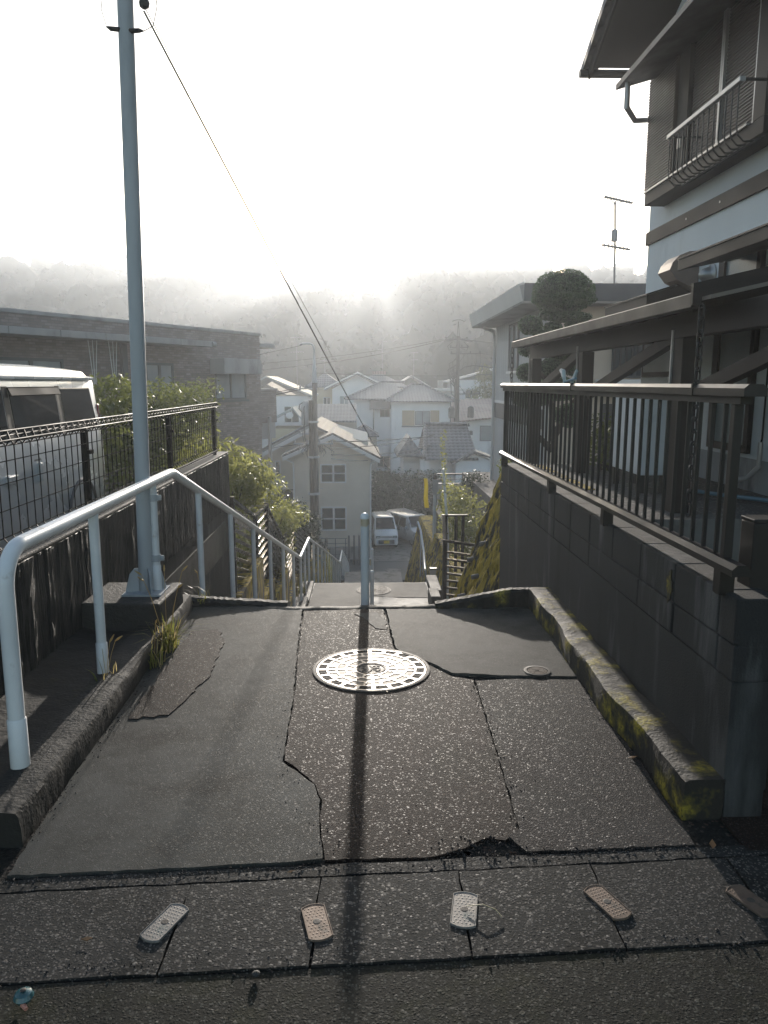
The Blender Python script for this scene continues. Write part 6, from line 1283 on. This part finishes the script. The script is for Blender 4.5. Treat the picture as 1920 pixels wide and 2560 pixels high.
# brown louvred fence stepping down on the left
lf = empty('stepped_fence', (-1.72, 9.9, -1.2), label='dark brown louvred fence stepping down the left side of the stairs', cat='fence')
sec_ = [(9.85, 0.05, 11.95, -0.55), (12.0, -0.55, 13.35, -0.58), (13.4, -0.62, 15.9, -1.72), (15.95, -1.74, 18.5, -1.80), (18.55, -1.85, 24.0, -3.40), (24.05, -3.42, 26.0, -3.46), (26.05, -3.5, 33.0, -5.6), (33.05, -5.6, 35.0, -5.65)]
for k, (ya, za, yb, zb) in enumerate(sec_):
    hh = 1.18
    s_ = local(MB().bar((-1.72, ya, za), (-1.72, yb, zb), 0.055, 0.045).build('top_rail', M['brown_gloss'], lf), lf)
    local(MB().bar((-1.72, ya, za - hh), (-1.72, yb, zb - hh), 0.04, 0.04).build('bottom_rail', M['brown_gloss'], lf), lf)
    mb = MB(); n = 9
    for i in range(1, n): 
        d = hh * i / n; mb.bar((-1.72, ya + 0.03, za - d), (-1.72, yb - 0.03, zb - d), 0.035, 0.05, up=(0.5, 0, 1))
    local(mb.build('louvres', M['brown_gloss'], lf), lf)
    for y, z in ((ya, za), (yb, zb)): local(MB().box(-1.755, -1.685, y - 0.028, y + 0.028, z - hh - 0.35, z + 0.035).build('post', M['brown_gloss'], lf), lf)
lw = empty('low_wall', (-1.72, 11, -3), label='low moss stained curb wall under the stepped brown fence', cat='wall')
mb = MB()
for (ya, yb, zt) in ((9.7, 11.9, -1.05), (11.9, 13.4, -1.78), (13.4, 15.9, -2.2), (15.9, 18.5, -3.0), (18.5, 24, -3.9), (24, 28, -4.7), (28, 35, -6.0)): mb.box(-1.84, -1.60, ya, yb, zt - 3, zt - 0.15)
local(mb.build('curb', M['moss_sun_wall'], lw), lw)

# shrubs
def shrub(name, loc, clumps, m, n, size, label, cat='shrub', seed=1, group=None, aspect=0.42, droop=0.0, nst=5, core=None):
    s = empty(name, loc, label=label, cat=cat, group=group); r_ = random.Random(seed)
    leaves('foliage', m, s, clumps, n, size, seed=seed, aspect=aspect, droop=droop, shell=0.35)
    st = []
    for i in range(nst):
        c = clumps[r_.randrange(len(clumps))]; st.append([(c[0] * 0.2 + r_.uniform(-.1, .1), c[1] * 0.3, 0), (c[0] * 0.6, c[1] * 0.6, c[2] * 0.6), (c[0], c[1], c[2] + c[5] * 0.3)])
    stems(s, st, M['bark'], 0.022); return s
g_ = random.Random(12)
cl = [(g_.uniform(-0.5, 0.55), y, z + g_.uniform(-.1, .1), 0.5, 0.5, 0.45) for y in (-1.6, -1.0, -0.4, 0.3, 0.9, 1.6) for z in (0.9, 1.4, 1.85)] + [(0.2, -1.3, 2.5, 0.45, 0.45, 0.42), (0.4, -0.6, 2.35, 0.45, 0.45, 0.42), (0.6, 0.4, 2.05, 0.45, 0.5, 0.42), (0.75, 1.4, 1.6, 0.45, 0.5, 0.42)]
shrub('leafy_shrub', (-2.65, 13.0, -2.1), cl, M['leaf_yellow'], 15000, 0.058, 'big yellow green drooping shrub beyond the end of the left wall', seed=5, aspect=0.30, droop=0.7)
cl = [(g_.uniform(-0.4, 0.5), y, z, 0.5, 0.6, 0.45) for y in (-1.5, -0.6, 0.3, 1.2) for z in (0.8, 1.25)] + [(0.6, 0.9, 1.6, 0.42, 0.5, 0.36), (0.55, -0.4, 1.75, 0.4, 0.5, 0.36)]
shrub('leafy_shrub', (-2.35, 17.2, -3.2), cl, M['leaf_yellow'], 9000, 0.058, 'lower yellow green shrub hanging over the stepped brown fence', seed=6, aspect=0.30, droop=0.7)
cl = [(g_.uniform(-0.3, 0.3), g_.uniform(-.4, .4), z, 0.62, 0.7, 0.5) for z in (0.5, 1.0, 1.5, 1.9)] + [(0.25, 0, 1.2, 0.55, 0.6, 0.6)]
shrub('dark_shrub', (-2.15, 22.5, -4.2), cl, M['leaf_dark'], 7000, 0.045, 'dark green rounded shrub in front of the beige gable house', seed=7)
mb = MB()
cl = [(g_.uniform(-0.35, 0.35), y, z, 0.45, 0.55, 0.38) for y in np.arange(0, 6.6, 0.55) for z in (0.55, 1.05)] + [(g_.uniform(-.3, .3), y, 1.38 + g_.uniform(-.12, .14), 0.4, 0.45, 0.3) for y in np.arange(0, 6.6, 0.5)]
shrub('hedge', (-3.35, 9.3, -0.13), [tuple(map(float, c)) for c in cl], M['leaf_hedge'], 13000, 0.042, 'glossy leafy hedge behind the mesh fence next to the silver van', 'hedge', seed=8, nst=14)
def little(x, y, zb, cl, m, n, s, label, seed, name='leafy_shrub'): return shrub(name, (x, y, zb), cl, m, n, s, label, seed=seed, nst=3)
little(2.25, 16.0, -2.3, [(0, 0, 0.4, 0.5, 0.5, 0.45), (-0.2, 0.6, 0.7, 0.4, 0.5, 0.4), (0.15, 1.5, 0.9, 0.45, 0.5, 0.5), (-.1, 2.3, 1.0, 0.35, 0.5, 0.5)], M['leaf_yellow'], 3200, 0.045, 'pale green shrub behind the dark slatted gate', 31)
little(3.15, 22.0, -2.3, [(0, 0, 0.6, 0.5, 0.5, 0.5), (0.1, 0, 1.0, 0.42, 0.4, 0.35), (0.25, 0.1, 0.3, 0.5, 0.5, 0.4)], M['leaf_dark'], 2600, 0.04, 'dark round bush in front of the white block terrace wall', 32, 'dark_shrub')
little(1.75, 8.9, 0.3, [(0.0, 0.2, 0.22, 0.12, 0.25, 0.16), (0.0, -0.1, 0.1, 0.1, 0.2, 0.1)], M['leaf_hedge'], 260, 0.03, 'small tuft growing at the top edge of the mossy wall', 33, 'weed')
little(2.75, 8.6, 0.55, [(0, 0, 0.25, 0.25, 0.3, 0.22), (0.05, 0.4, 0.4, 0.25, 0.25, 0.25)], M['leaf_hedge'], 900, 0.032, 'small garden plant behind the brown railing near the white cabinet', 34)
cl = [(x, g_.uniform(-1, 1), z, 0.9, 1.0, 0.8) for x in np.arange(-2.4, 2.9, 0.75) for z in (0.5, 1.3, 2.0)] + [(x, 1.5, 2.7, 1.0, 1.0, 0.8) for x in np.arange(-2.4, 2.9, 0.9)]
shrub('hedge', (3.2, 55.5, -8.4), [tuple(map(float, c)) for c in cl], M['leaf_dark'], 12000, 0.11, 'dark green overgrown bank behind the parked cars', 'hedge', seed=9)
ft = shrub('round_tree', (16.0, 104.0, -6.0), [(0, 0, 5.0, 2.0, 2, 2.2), (-1.0, 0, 3.4, 2.0, 2, 2.0), (0.9, 0, 7.4, 1.7, 1.6, 2.0), (1.5, 0, 4.5, 1.8, 2, 2.4), (0.4, 0, 8.8, 1.2, 1.2, 1.2)], M['leaf_hedge'], 5000, 0.17, 'tall leafy tree at the right beside the beige house wall', 'tree', seed=10)
# grass and weeds
M['grass'] = leafmat('grass', (0.055, 0.085, 0.018), (0.16, 0.16, 0.04), trans=0.45); M['straw'] = leafmat('dry_grass', (0.26, 0.20, 0.09), (0.40, 0.32, 0.15), trans=0.35)
def tuft(name, loc, n, h, spread, label, seed, heads=0, dry=0.3, group='weeds in the cracks'):
    t = empty(name, loc, label=label, cat='weed', group=group); r_ = random.Random(seed)
    for nm, mm, k in (('green_blades', M['grass'], int(n * (1 - dry))), ('dry_blades', M['straw'], int(n * dry))):
        if not k: continue
        mb = MB()
        for _ in range(k):
            a = r_.uniform(0, 2 * math.pi); l = h * r_.uniform(0.4, 1.1); o = r_.uniform(0.2, 1.0) * spread; bx, by = r_.uniform(-.05, .05), r_.uniform(-.09, .09); wd = r_.uniform(0.0025, 0.005)
            u = Vector((math.cos(a), math.sin(a), 0)); s = Vector((-u.y, u.x, 0)) * wd; P0 = Vector((bx, by, 0)); pts = [P0 + u * o * l * t_ ** 1.7 + Vector((0, 0, l * (t_ - 0.55 * o * t_ ** 2.4))) for t_ in (0, 0.35, 0.7, 1.0)]
            wds = (1, 0.9, 0.65, 0.05); vs = []
            for p_, w_ in zip(pts, wds): vs += [p_ - s * w_, p_ + s * w_]
            mb.add(vs, [(2 * i, 2 * i + 1, 2 * i + 3, 2 * i + 2) for i in range(3)])
        mb.build(nm, mm, t)
    for i in range(heads):
        a = r_.uniform(0, 6.28); l = h * r_.uniform(1.3, 1.9); e = Vector((math.cos(a) * l * 0.28, math.sin(a) * l * 0.2, l))
        q = MB().tube([(0, 0, 0), tuple(e * 0.6 + Vector((0, 0, l * 0.08))), tuple(e)], 0.0013, 5, False).build('stalk', M['straw'], t)
        d = Vector((e.x, e.y, 0.2 * l)).normalized(); MB().tube([e, e + d * 0.018, e + d * 0.045], [0.003, 0.006, 0.002], 7).build('seed_head', M['straw'], q, smooth=True)
    return t
tuft('weed', (-1.16, 4.32, 0.0), 120, 0.25, 1.0, 'grassy weed tuft growing in front of the concrete pole footing', 41, 5)
tuft('weed', (-1.17, 4.08, 0.0), 46, 0.17, 0.8, 'smaller weed tuft nearer the camera below the footing', 42, 1, 0.25)
tuft('weed', (-1.15, 5.25, 0.02), 16, 0.16, 1.0, 'few grass blades by the handrail at the head of the stairs', 43, 1, 0.1)
tuft('weed', (-1.28, 3.62, 0.10), 10, 0.13, 0.9, 'thin weed at the foot of the second handrail post', 44, 3, 0.6)
tuft('weed', (1.42, 12.3, -2.35), 40, 0.40, 0.8, 'long grass tuft below the slatted gate', 45, 0, 0.2)
tuft('weed', (-1.12, 13.5, -2.25), 60, 0.30, 0.8, 'grass tuft at the left edge of the lower landing', 46, 2, 0.3)
tuft('weed', (-0.80, 17.8, -3.2), 30, 0.9, 0.25, 'bright green upright weed between the handrail posts', 47, 0, 0.0)
lf_ = MB()
lf_.prism([(0, 0, 0), (0.018, 0.008, 0.004), (0.04, 0.0, 0.008), (0.02, -0.009, 0.003)], (0, 0, 0.0015))
def fallen(x, y, z, rz, label, sc=1.0):
    o = bpy.data.objects.new('fallen_leaf', lfm); COL.objects.link(o); o.location = (x, y, z); o.rotation_euler = (0.1, 0.15, rz); o.scale = (sc,) * 3; tag(o, label, 'leaf', 'fallen leaves')
_o = lf_.build('fallen_leaf', mat('leaf_brown', (0.24, 0.12, 0.05), 0.6, 0.3, 30)); lfm = _o.data; _o.location = (1.10, 2.93, 0.004); tag(_o, 'small orange dead leaf at the foot of the right kerb', 'leaf', 'fallen leaves')
fallen(1.17, 2.30, 0.004, 1.2, 'pale dead leaf on the shaded ground at the far right', 1.3); fallen(-0.25, 2.215, 0.004, 0.3, 'tiny brown leaf in the joint above the rusty plate', 0.6)
fallen(-0.80, 1.93, 0.006, 0.1, 'thin yellowish leaf on the leftmost gutter slab', 0.8); fallen(0.12, 3.63, 0.008, 2.0, 'tiny tan leaf below the big iron cover', 0.6)
tag(MB().lathe([(0.004, 0), (0.011, 0.003), (0.011, 0.008), (0.003, 0.012)], n=8).build('pebble', M['concrete_dark'], loc=(-0.29, 1.79, 0.0)), 'dark pebble lying on the road below the second plate', 'pebble')

# ------------------------------------------------------------------ wooded hills
g = np.random.default_rng(5); C_ = []
for _ in range(2100):
    x = g.uniform(-260, 270); y = g.uniform(150, 345)
    if abs(x) > y * 0.85 + 10: continue
    C_.append((x, y, hill_h(x, y), g.uniform(2.6, 4.6) if g.random() < 0.7 else g.uniform(4.8, 7.2)))
cl = []
for (x, y, z, r) in C_:
    cl.append((x, y, z + r * 1.15, r, r, r * 1.15))
    if g.random() < 0.6: cl.append((x + g.uniform(-.5, .5) * r, y - 0.2 * r, z + r * (1.7 + g.random() * 0.45), r * 0.66, r * 0.66, r * 0.6))
fo = leaves('forest', M['leaf_far'], None, cl, 110000, 0.50, seed=15, aspect=0.75, shell=0.88, core=0.95)
tag(fo, kind='stuff')
# ------------------------------------------------------------------ morning haze over the valley
hm = bpy.data.materials.new('haze'); hm.use_nodes = True; hn = hm.node_tree
for n_ in list(hn.nodes):
    if n_.type == 'BSDF_PRINCIPLED': hn.nodes.remove(n_)
pv = hn.nodes.new('ShaderNodeVolumePrincipled'); pv.inputs['Color'].default_value = (0.88, 0.93, 0.995, 1)
pv.inputs['Density'].default_value = 0.0013; pv.inputs['Anisotropy'].default_value = 0.66
hn.links.new(pv.outputs[0], hn.nodes['Material Output'].inputs['Volume'])
tag(MB().box(-720, 720, -95, 720, -12, 72).build('haze', hm), kind='stuff')
